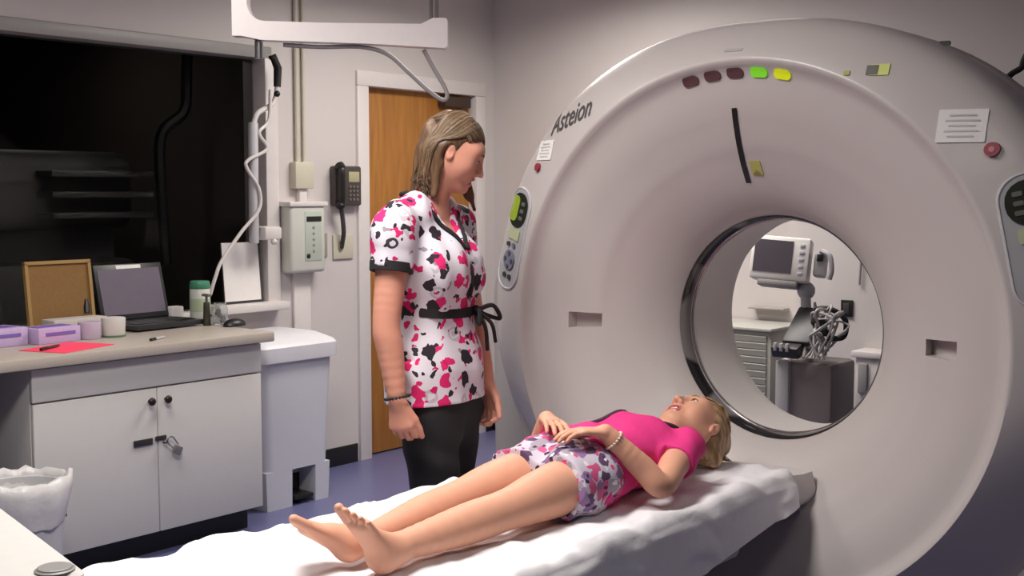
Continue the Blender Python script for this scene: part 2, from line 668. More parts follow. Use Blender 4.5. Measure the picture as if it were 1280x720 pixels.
# door
dr = root('door_1', (WX, (D0 + D1) / 2, 0), 'orange brown wooden door in a white casing', 'door', kind='structure')
MB().span((WX - .09, D0 + .01, .01), (WX - .045, D1 - .01, DZ - .008), bevel=.002).build('door_leaf', M_wood, dr)
cs = MB()
cs.span((WX - .09, D0 - .07, 0), (WX + .018, D0 + .012, DZ - .011), bevel=.003)
cs.span((WX - .09, D1 - .012, 0), (WX + .018, D1 + .07, DZ - .011), bevel=.003)
cs.span((WX - .09, D0 - .07, DZ - .01), (WX + .018, D1 + .07, DZ + .07), bevel=.005)
cs.build('door_casing', M_trim, dr)
dc = MB().span((WX - .045, 5.08, DZ - .085), (WX + .02, 5.30, DZ - .025), bevel=.006)
dc.build('door_closer', mat('closer_bronze', rgb(74, 58, 50), .4, metal=.4), dr)
kn = MB().cyl((WX - .045, D1 - .09, 1.0), (WX - .0, D1 - .09, 1.0), .012).ball((WX + .015, D1 - .09, 1.0), .028)
kn.build('door_knob', M_metal, dr)

# ceiling troffers (above the frame)
for i, (lx, ly, sx, sy, pw, lc) in enumerate(LIGHTS):
    names = ['above the scan table', 'near the brown door', 'at the right of the scan table', 'near the observation window', 'behind the scanner']
    t = root('ceiling_light', (lx, ly, CEIL), 'flat white ceiling light panel ' + names[i], 'ceiling light', 'ceiling light panels')
    f = MB()
    for (a, b, c, d) in ((-.5, -.5, .5, -.46), (-.5, .46, .5, .5), (-.5, -.5, -.46, .5), (.46, -.5, .5, .5)):
        f.span((lx + a * sx, ly + b * sy, CEIL - .03), (lx + c * sx, ly + d * sy, CEIL))
    f.build('frame', M_white, t)
    MB().span((lx - .46 * sx, ly - .46 * sy, CEIL - .022), (lx + .46 * sx, ly + .46 * sy, CEIL - .002)).build(
        'diffuser', mat('light_diffuser', (.9, .9, .88, 1), .5, emit=(1, .96, .92, 1), estr=2.0, noise=0), t)

# ================================================================== CT SCANNER
GX, GZ = -1.742, 1.038
g = root('ct_scanner', (GX, 3.5, 0), 'huge white ring shaped CT scanner with a round open bore', 'scanner')
PROF = [(.335, 3.405), (.337, 3.375), (.3395, 3.36), (.352, 3.325), (.385, 3.278), (.44, 3.230), (.50, 3.190), (.535, 3.170), (.537, 3.1685), (.56, 3.156),
        (.60, 3.137), (.633, 3.122), (.635, 3.121), (.68, 3.104), (.72, 3.094), (.745, 3.090), (.762, 3.084), (.776, 3.068), (.786, 3.058), (.793, 3.0555),
        (.80, 3.058), (.83, 3.072), (.87, 3.092), (.90, 3.108), (.925, 3.124), (.943, 3.143), (.955, 3.168), (.961, 3.205), (.963, 3.26), (.963, 3.315), (.955, 3.322)]
PR = np.array(PROF)


def outline(th, r):
    """upper outline slightly squared, only for the outer rings"""
    w = min(1, max(0, (r - .80) / .15))
    s, c = math.sin(th), math.cos(th)
    n = 2.12
    k = (abs(s) ** n + abs(c) ** n) ** (-1 / n)
    k2 = k * (1.0 + .02 * abs(c) - .045 * max(0, s) ** 3)
    return 1 + (k2 - 1) * w


def gpt(th, r, y):
    f = outline(th, r)
    t = max(0.0, min(1.0, (-math.sin(th) - .08) / .45))
    y += .085 * t * t * (3 - 2 * t) * max(0.0, min(1.0, (r - .795) / .13)) * (1 if r < .95 else max(.05, 1 - (r - .95) / .011))
    return V((GX + r * f * math.cos(th), y, GZ + r * f * math.sin(th)))


def gy(r):
    return float(np.interp(r, PR[:, 0], PR[:, 1]))


def gsurf_y(x, z):
    dx, dz = x - GX, z - GZ
    r, th = math.hypot(dx, dz), math.atan2(dz, dx)
    rr = r
    for _ in range(6):
        rr = r / outline(th, rr)
    return gy(min(rr, .957))


ths = set(np.linspace(0, 2 * PI, 181)[:-1])
for c0 in (0, PI):
    for dth in (2.35, 2.42):
        for s_ in (-1, 1):
            ths.add((c0 + s_ * math.radians(dth)) % (2 * PI))
ths = sorted(ths)


def pocket(th, r):
    d = min(abs(th - c) for c in (0, PI, 2 * PI))
    return d < math.radians(2.38) and .536 < r < .634


bm = MB()
rings = []
for (r, y) in PROF:
    rings.append([gpt(t, r, y + (.042 if pocket(t, r) else 0)) for t in ths])
bm.loft(rings, caps=False)
front = bm.build('front_cover', M_gant, g, smooth=40)
gk = MB()
gk.loft([[gpt(t, r, y) for t in ths] for r, y in ((.957, 3.319), (.9585, 3.322), (.9585, 3.332), (.957, 3.337))], caps=False)
gk.build('seam_gasket', mat('gasket_dark', rgb(64, 60, 60), .6), g)
# dark scan window ring inside the bore
rg = MB()
rr_ = [(.345, 3.3395), (.3405, 3.346), (.3365, 3.362), (.3335, 3.375), (.3335, 3.387), (.337, 3.395)]
rg.loft([[V((GX + r * math.cos(t), y, GZ + r * math.sin(t))) for t in np.linspace(0, 2 * PI, 121)[:-1]] for r, y in rr_], caps=False)
M_ringw = bpy.data.materials.new('scan_window_film')
M_ringw.use_nodes = True
_nt = M_ringw.node_tree
_p = _nt.nodes['Principled BSDF']
_p.inputs['Roughness'].default_value = .12
_tc = _nt.nodes.new('ShaderNodeTexCoord')
_n = _nt.nodes.new('ShaderNodeTexNoise')
_n.inputs['Scale'].default_value = 5.5
_n.inputs['Detail'].default_value = 0
_r = _nt.nodes.new('ShaderNodeValToRGB')
_r.color_ramp.elements[0].position, _r.color_ramp.elements[0].color = .53, rgb(34, 32, 34)
_r.color_ramp.elements[1].position, _r.color_ramp.elements[1].color = .58, rgb(120, 116, 116)
_nt.links.new(_tc.outputs['Object'], _n.inputs['Vector'])
_nt.links.new(_n.outputs['Fac'], _r.inputs[0])
_nt.links.new(_r.outputs[0], _p.inputs['Base Color'])
rg.build('scan_window', M_ringw, g)
tr = MB()
tr.loft([[V((GX + r * math.cos(t), y, GZ + r * math.sin(t))) for t in np.linspace(0, 2 * PI, 121)[:-1]]
         for r, y in [(.336, 3.396), (.3305, 3.397), (.3305, 3.404), (.337, 3.407)]], caps=False)
tr.build('chrome_edge', mat('chrome_trim', rgb(205, 203, 203), .15, metal=.9), g)


def rear_out(th, r):
    s, c = math.sin(th), math.cos(th)
    if s >= 0:
        f = outline(th, 1.0)
    else:
        n = 2.12 + 3.3 * min(1, -s * 2)
        f = (abs(s / 1.025) ** n + abs(c) ** n) ** (-1 / n) * (1 + .02 * abs(c))
    u = max(0.0, min(1.0, (.50 - s) / .45))
    f *= 1 + .185 * u * u * (3 - 2 * u) * (abs(c) if s > 0 else 1)
    w = min(1, max(0, (r - .45) / .45))
    return 1 + (f - 1) * w


lnr = MB()
lnr.loft([[V((GX + r * math.cos(t), y, GZ + r * math.sin(t))) for t in np.linspace(0, 2 * PI, 121)[:-1]]
          for r, y in [(.335, 3.398), (.335, 3.60), (.345, 3.66), (.38, 3.74)]], caps=False)
lnr.build('bore_liner', mat('bore_liner', rgb(222, 216, 212), .4, noise=.01), g)
rc = MB()
rings = []
for (r, y) in [(.378, 3.736), (.46, 3.84), (.6, 3.92), (.78, 3.95), (.86, 3.93), (.895, 3.88), (.925, 3.7),
               (.962, 3.45), (.963, 3.38), (.957, 3.352), (.945, 3.338), (.93, 3.3365), (.0, 3.338)]:
    if r == 0.0:      # the front wall runs in behind the front cover's edge
        rings.append([V((GX + .935 * outline(t, .935) * math.cos(t), y, max(0.006, GZ + .935 * outline(t, .935) * math.sin(t)))) for t in np.linspace(0, 2 * PI, 161)[:-1]])
        continue
    rings.append([V((GX + r * rear_out(t, r) * math.cos(t), y, max(0.004, GZ + r * rear_out(t, r) * math.sin(t)))) for t in np.linspace(0, 2 * PI, 161)[:-1]])
rc.loft(rings, caps=False)
rc.build('rear_cover', M_gant2, g, smooth=50)


def decal(poly, name, m, h=.004, parent=g, base=0.0):
    """a thin plate that follows the scanner's front; poly in world X, Z"""
    b = MB()
    top = [b.bm.verts.new((x, gsurf_y(x, z) - h - base, z)) for x, z in poly]
    bot = [b.bm.verts.new((x, gsurf_y(x, z) + .004 - base, z)) for x, z in poly]
    n = len(poly)
    cx, cz = sum(p[0] for p in poly) / n, sum(p[1] for p in poly) / n
    cv = b.bm.verts.new((cx, gsurf_y(cx, cz) - h - base, cz))
    for i in range(n):
        j = (i + 1) % n
        b.bm.faces.new((top[i], top[j], cv))
        b.bm.faces.new((top[i], top[j], bot[j], bot[i]))
    return b.build(name, m, parent, smooth=60)


def rpoly(cx, cz, w, h, r, rot=0.0, n=5):
    out = []
    for sx, sz, a0_ in ((1, 1, 0), (-1, 1, 90), (-1, -1, 180), (1, -1, 270)):
        for k in range(n + 1):
            a = math.radians(a0_ + 90 * k / n)
            x, z = sx * (w / 2 - r) + r * math.cos(a), sz * (h / 2 - r) + r * math.sin(a)
            out.append((cx + x * math.cos(rot) - z * math.sin(rot), cz + x * math.sin(rot) + z * math.cos(rot)))
    return out


M_maroon = mat('indicator_maroon', rgb(92, 58, 60), .3)
M_green = mat('indicator_green', rgb(120, 205, 40), .3, emit=rgb(120, 215, 40), estr=.35)
M_yellow = mat('indicator_yellow', rgb(205, 215, 20), .3, emit=rgb(205, 215, 20), estr=.35)
for (ang, m, lb) in ((101.8, M_maroon, 'dark maroon indicator'), (96.2, M_maroon, 'dark maroon indicator'), (90.6, M_maroon, 'dark maroon indicator'),
                     (84.8, M_green, 'lit green indicator'), (79.2, M_yellow, 'lit yellow indicator')):
    a = math.radians(ang)
    x, z = GX + .757 * math.cos(a), GZ + .757 * math.sin(a)
    o = decal(rpoly(x, z, .052, .027, .012, a - PI / 2), 'indicator_light', m, .006)
    o['label'] = lb
# black laser slot
sl_ = []
for k in range(9):
    r = .66 - .215 * k / 8
    a = math.radians(92.1 + 2.6 * k / 8)
    sl_.append((GX + r * math.cos(a), GZ + r * math.sin(a)))
b = MB()
L_, R_ = [], []
for (x, z) in sl_:
    L_.append(b.bm.verts.new((x - .0085, gsurf_y(x, z) - .003, z)))
    R_.append(b.bm.verts.new((x + .0085, gsurf_y(x, z) - .003, z)))
for i in range(8):
    b.bm.faces.new((L_[i], R_[i], R_[i + 1], L_[i + 1]))
b.build('laser_slot', mat('slot_black', rgb(20, 18, 18), .3), g)
M_olive = mat('sticker_olive', rgb(176, 174, 96), .6, noise=.15, nscale=200)
decal(rpoly(GX + .003, GZ + .487, .036, .042, .003), 'warning_sticker', M_olive, .0035)
M_paper = mat('label_paper', rgb(232, 228, 226), .7)
M_ink = mat('label_print', rgb(150, 146, 146), .7)
M_ink2 = mat('label_rule', rgb(196, 192, 191), .7)
# laser sticker upper right
decal(rpoly(-1.318, 1.777, .05, .03, .002), 'warning_sticker', mat('sticker_yellow', rgb(214, 222, 130), .6), .0035)
decal(rpoly(-1.335, 1.777, .03, .026, .002), 'warning_sticker', mat('sticker_grey', rgb(112, 108, 106), .6), .0045)
decal(rpoly(-1.40, 1.772, .016, .012, .002), 'warning_sticker', M_olive, .0035)
for (cx, cz, w, h) in ((-2.462, 1.592, .083, .065), (-1.098, 1.622, .112, .085)):
    o = decal(rpoly(cx, cz, w, h, .003), 'paper_label', M_paper, .004)
    for k in range(5):
        ww = w * (.7 if k % 2 else .55)
        zz = cz + h * (.32 - .16 * k)
        b = MB()
        pts = [(cx - ww / 2, zz - .002), (cx + ww / 2, zz - .002), (cx + ww / 2, zz + .002), (cx - ww / 2, zz + .002)]
        b.quad([(x, min(gsurf_y(x, z), gsurf_y(cx, cz)) - .0075 if False else gsurf_y(x, z) - .0052, z) for x, z in pts])
        b.build('printed_line', M_ink2, o)
M_red = mat('button_red', rgb(150, 52, 66), .35)
for (cx, cz, r) in ((-2.485, 1.537, .013), (-1.022, 1.561, .018)):
    decal([(cx + r * math.cos(t), cz + r * math.sin(t)) for t in np.linspace(0, 2 * PI, 17)[:-1]], 'stop_button', M_red, .012)
decal([(-1.022 + .007 * math.cos(t), 1.561 + .007 * math.sin(t)) for t in np.linspace(0, 2 * PI, 13)[:-1]], 'stop_button', mat('button_pink', rgb(196, 130, 140), .4), .014)
decal(rpoly(-1.235, 1.862, .03, .012, .004), 'vent_slot', M_dark, .004)
decal(rpoly(-1.75, 1.86, .06, .008, .003), 'embossed_mark', mat('emboss_grey', rgb(176, 171, 169), .5), .002)


def control_panel(cx, cz, rot, flip):
    p = decal(rpoly(cx, cz, .135, .335, .062, rot, 8), 'control_panel', mat('panel_grey', rgb(168, 166, 168), .3), .004)
    cr_, sr = math.cos(rot), math.sin(rot)

    def L(x, z):
        return (cx + flip * x * cr_ - z * sr, cz + flip * x * sr + z * cr_)

    def sub(nm, x, z, w, h, r, m, t=.007):
        c = L(x, z)
        decal(rpoly(c[0], c[1], w, h, r, rot), nm, m, t, p)
    rim = MB()
    out = rpoly(cx, cz, .142, .342, .065, rot, 8)
    rim.tube([(x, gsurf_y(x, z) - .003, z) for x, z in out + out[:1]], .004, 6)
    rim.build('panel_rim', M_lgrey, p)
    sub('display', 0, .098, .112, .115, .052, mat('display_black', rgb(44, 46, 40), .15), .007)
    sub('lit_display', .024, .10, .052, .085, .02, mat('display_lime', rgb(140, 160, 50), .3, emit=rgb(130, 155, 40), estr=.12), .009)
    for k in range(3):
        sub('display_row', -.026, .075 + k * .024, .022, .012, .003, mat('display_rows', rgb(96, 98, 92), .3), .009)
    sub('keypad', -.004, .016, .07, .036, .006, mat('keypad_pale', rgb(178, 184, 150), .4))
    sub('key', .018, -.022, .018, .014, .006, M_dark, .010)
    sub('key', -.018, -.020, .018, .014, .006, mat('key_blue', rgb(110, 112, 130), .4), .010)
    c = L(-.004, -.072)
    decal([(c[0] + .034 * math.cos(t), c[1] + .034 * math.sin(t)) for t in np.linspace(0, 2 * PI, 25)[:-1]], 'jog_dial', mat('dial_blue', rgb(124, 124, 140), .35), .010, p)
    for k in range(4):
        q = L(-.004 + .022 * math.cos(k * PI / 2), -.072 + .022 * math.sin(k * PI / 2))
        decal(rpoly(q[0], q[1], .014, .014, .004, rot), 'arrow_key', mat('arrow_blue', rgb(84, 84, 100), .35), .014, p)
    for x in (-.022, .012):
        sub('key', x, -.128, .018, .016, .006, M_dark, .010)
    return p


control_panel(-2.592, 1.300, math.radians(-13), -1)
control_panel(-.905, 1.335, math.radians(13), 1)
# maker's name in slanted lettering on the upper left of the shell
fc = bpy.data.curves.new('logo', 'FONT')
fc.body = 'Asteion'
fc.size = .088
fc.shear = .45
fc.align_x = 'CENTER'
fc.offset = .0006
fo = bpy.data.objects.new('logo_tmp', fc)
COL.objects.link(fo)
bpy.context.view_layer.update()
me = bpy.data.meshes.new_from_object(fo.evaluated_get(bpy.context.evaluated_depsgraph_get()))
bpy.data.objects.remove(fo)
lcx, lcz, lrot = -2.352, 1.668, math.radians(17)
b = MB()
b.bm.from_mesh(me)
bmesh.ops.subdivide_edges(b.bm, edges=[e for e in b.bm.edges if e.calc_length() > .02], cuts=2)
for v in b.bm.verts:
    x, z = v.co.x * .72, v.co.y * (1.1)
    X, Z = lcx + x * math.cos(lrot) - z * math.sin(lrot), lcz + x * math.sin(lrot) + z * math.cos(lrot)
    v.co = (X, gsurf_y(X, Z) - .003, Z)
b.build('logo_lettering', mat('logo_ink', rgb(72, 66, 66), .5), g)

# ================================================================== SCAN TABLE
TZ = .658      # upper face of the table
TC = -1.893    # its centre line
ty0, ty1 = 1.18, 3.08
st = root('scan_table', (TC, 2.1, 0), 'long white patient table leading into the scanner', 'scan table')
sh = MB()
rings = []
for y, w, zt in [(1.15, .28, -.01), (1.2, .315, -.008), (2.6, .318, -.008), (2.80, .320, -.012), (2.95, .325, -.018), (3.08, .335, -.022), (3.14, .362, -.022), (3.19, .366, -.022), (3.21, .33, -.024)]:
    ring = []
    for k in range(25):
        a = PI * k / 24
        ring.append(V((TC + w * math.cos(a), y, TZ - .035 - .105 * (math.sin(a) ** .7) + zt)))
    for k in range(13):
        x = -w + 2 * w * k / 12
        ring.append(V((TC + x * .97, y, TZ - .012 - .012 * (1 - (x / w) ** 2))))
    rings.append(ring)
sh.loft(rings)
sh.build('table_top', mat('table_shell', rgb(200, 194, 192), .4), st, smooth=45)
MB().span((TC - .27, 1.3, .43), (TC + .27, 2.95, .54), bevel=.03).build('carriage', M_lgrey, st)
MB().span((TC - .25, 1.5, .05), (TC + .25, 2.75, .45), bevel=.04).build('lift_column', M_gant2, st)
MB().span((TC - .33, 1.35, 0), (TC + .33, 3.0, .07), bevel=.02).build('foot_plate', M_grey, st)

# the sheet: a draped cloth with folds
ns, nl = 96, 220
sm = MB()
HW = .345
gridv = []


def nz(x, y, z=0.0):
    return mnoise.noise(V((x, y, z)))


for j in range(nl + 1):
    v_ = j / nl
    row = []
    y = 1.06 + (3.175 - 1.06) * v_
    for i in range(ns + 1):
        u = -1 + 2 * i / ns
        s_ = u * .48                         # arc length from the centre line
        e = 0.0
        endf = max(0.0, (y - 3.06) / .115)   # rounded head end
        hw = HW - .04 * endf ** 2.2
        if u < 0:
            hw += .05 * max(0, min(1, (1.62 - y) / .25)) + .022 * math.exp(-((y - 1.60) / .06) ** 2) - .02 * math.exp(-((y - 1.44) / .05) ** 2)
        R = .035
        a = abs(s_) - (hw - R)
        sg = 1 if s_ >= 0 else -1
        wr = .013 * nz(s_ * 7, y * 4, 1.7) + .011 * nz(s_ * 16 + y * 9, y * 11 - s_ * 5, 4.2) + .003 * abs(nz(s_ * 30, y * 24, 9.1))
        rg_ = (.5 - abs(nz(s_ * 4.5 + y * 3.2, y * 5.5 - s_ * 9, 7.7))) ** 2 * 4
        wr += .020 * (rg_ - .45) * max(.25, min(1, (abs(s_) - .10) * 5 if y < 2.9 else 1))
        if a <= 0:
            x, z = s_, TZ + .008 - .012 * (1 - (s_ / hw) ** 2)
            z += wr * .8
        elif a < R * PI / 2:
            t = a / R
            x, z = sg * (hw - R + R * math.sin(t)), TZ + .008 - R + R * math.cos(t) + wr * .6
        else:
            dn = a - R * PI / 2
            fld = .020 * rg_ * math.sin(y * 4 + 1) + .014 * math.sin(y * 19 + 3.1 * nz(y * 3, 2.0, s_) + dn * 9 * sg) + .012 * nz(y * 9, dn * 8, 5.5 * sg)
            dlen = dn * (1.25 - .75 * max(0, (y - 2.55) / .6))
            if sg < 0:
                dlen *= .55
            x, z = sg * (hw + .006 + max(-.002, fld * min(1, dn * 9)) + dn * .10), TZ + .008 - R - dlen
        z -= .05 * endf ** 2.4
        if sg < 0 and y < 1.9:
            z += .02 * math.exp(-((y - 1.62) / .05) ** 2) * max(0, min(1, (abs(s_) - .2) * 8))
        row.append(sm.bm.verts.new((TC + x, y, z)))
    gridv.append(row)
# hanging end over the table's head
for k in range(1, 6):
    row = []
    for i in range(ns + 1):
        p = gridv[nl][i].co
        f = 1 - abs(i / ns * 2 - 1) ** 4
        row.append(sm.bm.verts.new((p.x, p.y + .006 * k * .5 + .004 * math.sin(i * .5), p.z - .013 * k * (.4 + .6 * f))))
    gridv.append(row)
for r0, r1 in zip(gridv, gridv[1:]):
    for i in range(ns):
        sm.bm.faces.new((r0[i], r0[i + 1], r1[i + 1], r1[i]))
M_sheet = mat('white_sheet', rgb(226, 224, 227), .85, noise=.01, bump=.25, bscale=26, spec=.2)
tag(sm.build('bed_sheet', M_sheet, smooth=180), 'crumpled white sheet draped over the scan table', 'sheet')

# ================================================================== LEFT SIDE FURNITURE
CF = -4.10     # cabinet front
CZ = .862
cab = root('base_cabinet', (CF, 2.7, 0), 'white two door base cabinet under the beige countertop', 'cabinet')
MB().span((WX + .01, 2.18, .10), (CF - .02, 3.215, CZ - .045), bevel=.002).build('body', M_lam, cab)
MB().span((WX + .01, 2.20, 0), (CF - .08, 3.19, .10)).build('toe_kick', M_black, cab)
MB().span((CF - .02, 2.18, .69), (CF, 3.215, CZ - .05), bevel=.003).build('drawer_rail', M_lam, cab)
ymid = 2.70
d1 = MB().span((CF - .02, 2.182, .105), (CF, ymid - .002, .683), bevel=.003).build('door', M_lam, cab)
d2 = MB().span((CF - .02, ymid + .002, .105), (CF, 3.213, .683), bevel=.003).build('door', M_lam, cab)
for (d, y) in ((d1, ymid - .037), (d2, ymid + .037)):
    MB().cyl((CF, y, .635), (CF + .016, y, .635), .006, n=12).ball((CF + .022, y, .635), .0165, (.7, 1, 1)).build(
        'knob', mat('knob_bronze', rgb(46, 40, 38), .35, metal=.5), d)
hs = MB().box((CF + .004, ymid - .07, .475), (.006, .085, .026), bevel=.002).box((CF + .004, ymid + .01, .482), (.006, .05, .018), bevel=.002)
hs.tube(bez([(CF + .004, ymid + .02, .475), (CF + .022, ymid + .024, .475), (CF + .022, ymid + .024, .462), (CF + .004, ymid + .02, .462)], 5), .003, 6)
hs.build('hasp', mat('hasp_metal', rgb(88, 84, 84), .35, metal=.8), d1)
pl = root('padlock', (CF + .022, ymid + .07, .40), 'small metal padlock hanging open from the cabinet hasp', 'padlock')
ang = math.radians(-28)
Rl = Matrix.Rotation(ang, 3, 'X')
MB().box((CF + .020, ymid + .075, .425), (.016, .038, .036), rot=Rl, bevel=.005).build('lock_body', mat('lock_steel', rgb(150, 146, 142), .35, metal=.7), pl)
MB().tube(bez([(CF + .02, ymid + .056, .436), (CF + .022, ymid + .03, .462), (CF + .022, ymid + .034, .480), (CF + .022, ymid + .052, .482), (CF + .02, ymid + .078, .449)]), .0032, 8).build(
    'shackle', M_metal, pl)

ct = MB()
ct.span((WX + .005, -.6, CZ - .042), (CF + .045, 3.255, CZ), bevel=.006)
tag(ct.build('countertop', M_counter), 'long beige countertop below the dark window', 'countertop')
sp = MB().span((WX + .012, -.6, .0), (WX + .03, 2.16, CZ - .045)).span((WX + .03, -.62, 0), (CF - .02, -.58, CZ - .042))
tag(sp.build('desk_back_panel', mat('knee_brown', rgb(92, 78, 72), .6)), 'brown panel closing the knee space under the countertop', 'panel')
bx = root('cardboard_carton', (-4.52, 1.9, 0), 'olive brown carton standing in the knee space under the countertop', 'box')
MB().span((-4.72, 1.62, 0), (-4.32, 2.12, .34), bevel=.006).build('carton_body', mat('carton_olive', rgb(140, 134, 110), .7), bx)
MB().span((-4.725, 1.85, .335), (-4.315, 1.90, .343)).build('packing_tape', mat('tape', rgb(170, 150, 110), .3), bx)

# waste bin with a liner bag in front of the knee space
wb = root('waste_bin', (-3.83, 2.02, 0), 'small waste bin lined with a translucent white bag at the left edge', 'waste bin')
wx, wy = -3.84, 1.985
MB().lathe((wx, wy, 0), [(.11, 0), (.12, .004), (.150, .46), (.156, .465), (.150, .47), (.142, .465), (.112, .02)]).build('bin_body', M_lgrey, wb)
bg = MB()
rings = []
for r, z in [(.148, .34), (.160, .40), (.167, .455), (.162, .492), (.15, .496), (.143, .47), (.135, .39), (.10, .25), (.02, .22)]:
    ring = []
    for k in range(40):
        a = 2 * PI * k / 40
        w_ = 1 + .10 * nz(math.cos(a) * 2.2, math.sin(a) * 2.2, z * 9)
        ring.append(V((wx + r * w_ * math.cos(a), wy + r * w_ * math.sin(a), z + .03 * nz(math.cos(a) * 3, math.sin(a) * 3, 3) - .05 * max(0, r - .15) * 0)))
    rings.append(ring)
bg.loft(rings, caps=False)
bg.build('liner_bag', mat('liner_plastic', rgb(205, 202, 202), .3, bump=.3, bscale=30), wb, smooth=180)

# step-on waste container beside the cabinet
sb = root('step_bin', (-4.52, 3.62, 0), 'tall light grey step-on waste container between the cabinet and the wall', 'waste container')


def rrect(x0, x1, y0, y1, r, z, n=6):
    out = []
    for (cx, cy, a0_) in ((x1 - r, y1 - r, 0), (x0 + r, y1 - r, 90), (x0 + r, y0 + r, 180), (x1 - r, y0 + r, 270)):
        for k in range(n + 1):
            a = math.radians(a0_ + 90 * k / n)
            out.append(V((cx + r * math.cos(a), cy + r * math.sin(a), z)))
    return out


bx0, bx1, by0, by1 = -4.71, -4.29, 3.365, 3.80
M_bin = mat('bin_plastic', rgb(196, 196, 204), .4, noise=.02)
bd = MB()
# body as walls with a pedal opening at the bottom of the front
bd.loft([rrect(bx0 + .03 * (1 - t), bx1 - .03 * (1 - t) * .6, by0 + .035 * (1 - t), by1 - .035 * (1 - t), .05, z) for z, t in ((.175, .22), (.40, .5), (.70, 1.0))])
for (ya0, ya1, yb0, yb1) in ((by0 + .035, 3.545, by0 + .0273, 3.545), (3.685, by1 - .035, 3.685, by1 - .0273)):
    bd.loft([[V((bx0 + .03, ya0, 0)), V((bx1 - .018, ya0, 0)), V((bx1 - .018, ya1, 0)), V((bx0 + .03, ya1, 0))],
             [V((bx0 + .024, yb0, .18)), V((bx1 - .0142, yb0, .18)), V((bx1 - .0142, yb1, .18)), V((bx0 + .024, yb1, .18))]])
bd.span((bx0 + .03, 3.54, 0), (bx1 - .14, 3.69, .18))
bd.build('bin_body', M_bin, sb)
MB().box((bx1 - .075, 3.615, .035), (.13, .11, .02), bevel=.006).span((bx1 - .138, 3.547, .0), (bx1 - .132, 3.683, .12)).build('pedal', M_black, sb)
ld_ = MB()
ld_.loft([rrect(bx0 - .01, bx1 + .02, by0 - .018, by1 + .018, .05, .685), rrect(bx0 - .012, bx1 + .022, by0 - .02, by1 + .02, .05, .70),
          rrect(bx0 - .012, bx1 + .022, by0 - .02, by1 + .02, .05, .752), rrect(bx0, bx1 + .01, by0 - .01, by1 + .01, .05, .768),
          rrect(bx0 + .06, bx1 - .05, by0 + .05, by1 - .05, .05, .80)])
ld_.build('bin_lid', mat('bin_lid_plastic', rgb(212, 211, 216), .4), sb, smooth=30)

# ---------------------------------------------------------------- on the counter
lp = root('laptop', (-4.58, 2.98, CZ), 'open black laptop on the countertop', 'laptop')
ly0, ly1 = 2.77, 3.13
lr = math.radians(4)


def LP(dx, dy, dz):
    c = V((-4.475, 3.03, CZ))
    return c + Matrix.Rotation(lr, 3, 'Z') @ V((dx, dy, dz))


Rz = Matrix.Rotation(lr, 3, 'Z')
MB().box(LP(-.125, 0, .018), (.25, .36, .022), rot=Rz, bevel=.005).build('base', mat('laptop_black', rgb(42, 42, 46), .35), lp)
MB().box(LP(-.1, 0, .0302), (.12, .32, .003), rot=Rz).build('keyboard', mat('laptop_keys', rgb(22, 22, 24), .5), lp)
MB().box(LP(-.2, 0, .0302), (.06, .09, .002), rot=Rz).build('touchpad', M_dark, lp) if False else None
MB().box(LP(-.035, 0, .0302), (.05, .09, .002), rot=Rz).build('touchpad', M_dark, lp)
Rs = Rz @ Matrix.Rotation(math.radians(-14), 3, 'Y')
sc0 = LP(-.25, 0, .03)


def SCR(dy, dz, dx=0):
    return sc0 + Rs @ V((dx, dy, dz))


scr = MB().box(SCR(0, .125), (.014, .36, .25), rot=Rs, bevel=.004).build('screen_lid', mat('laptop_lid', rgb(40, 40, 44), .35), lp)
MB().box(SCR(0, .125, .0075), (.002, .325, .205), rot=Rs).build('display', mat('laptop_display', rgb(112, 104, 118), .25), scr)
MB().box(SCR(.0, .236, .0085), (.002, .13, .016), rot=Rs).build('white_sticker', M_paper, scr)

ms = MB().ball((-4.36, 3.275, CZ + .004), .05, (.75, 1.15, .62), 20)
ms.bm.verts.ensure_lookup_table()
for v in ms.bm.verts:
    v.co.z = max(v.co.z, CZ + .001)
tag(ms.build('computer_mouse', M_black), 'black computer mouse at the right end of the countertop', 'mouse')

cbd = root('cork_board', (-4.74, 2.645, CZ), 'brown framed board leaning against the dark window', 'board')
Rb = Matrix.Rotation(math.radians(-7), 3, 'Y')


def CB(dy, dz, dx=0):
    return V((-4.70, 2.645, CZ + .0)) + Rb @ V((dx, dy, dz))


MB().box(CB(0, .155), (.012, .27, .29), rot=Rb).build('board_panel', mat('cork', rgb(132, 98, 54), .8, noise=.2, nscale=90), cbd)
f = MB()
f.box(CB(0, .30, .004), (.022, .30, .014), rot=Rb).box(CB(0, .01, .004), (.022, .30, .014), rot=Rb)
f.box(CB(-.143, .155, .004), (.022, .014, .29), rot=Rb).box(CB(.143, .155, .004), (.022, .014, .29), rot=Rb)
f.build('board_frame', mat('cork_frame', rgb(160, 128, 78), .6), cbd)
tag(MB().tube([CB(.075, .075, .075), CB(.08, .10, .07), CB(.083, .135, .065)], [.012, .014, .006], 8).build('dark_brush', M_black),
    'small dark brush standing on the low white box in front of the brown board', 'brush')

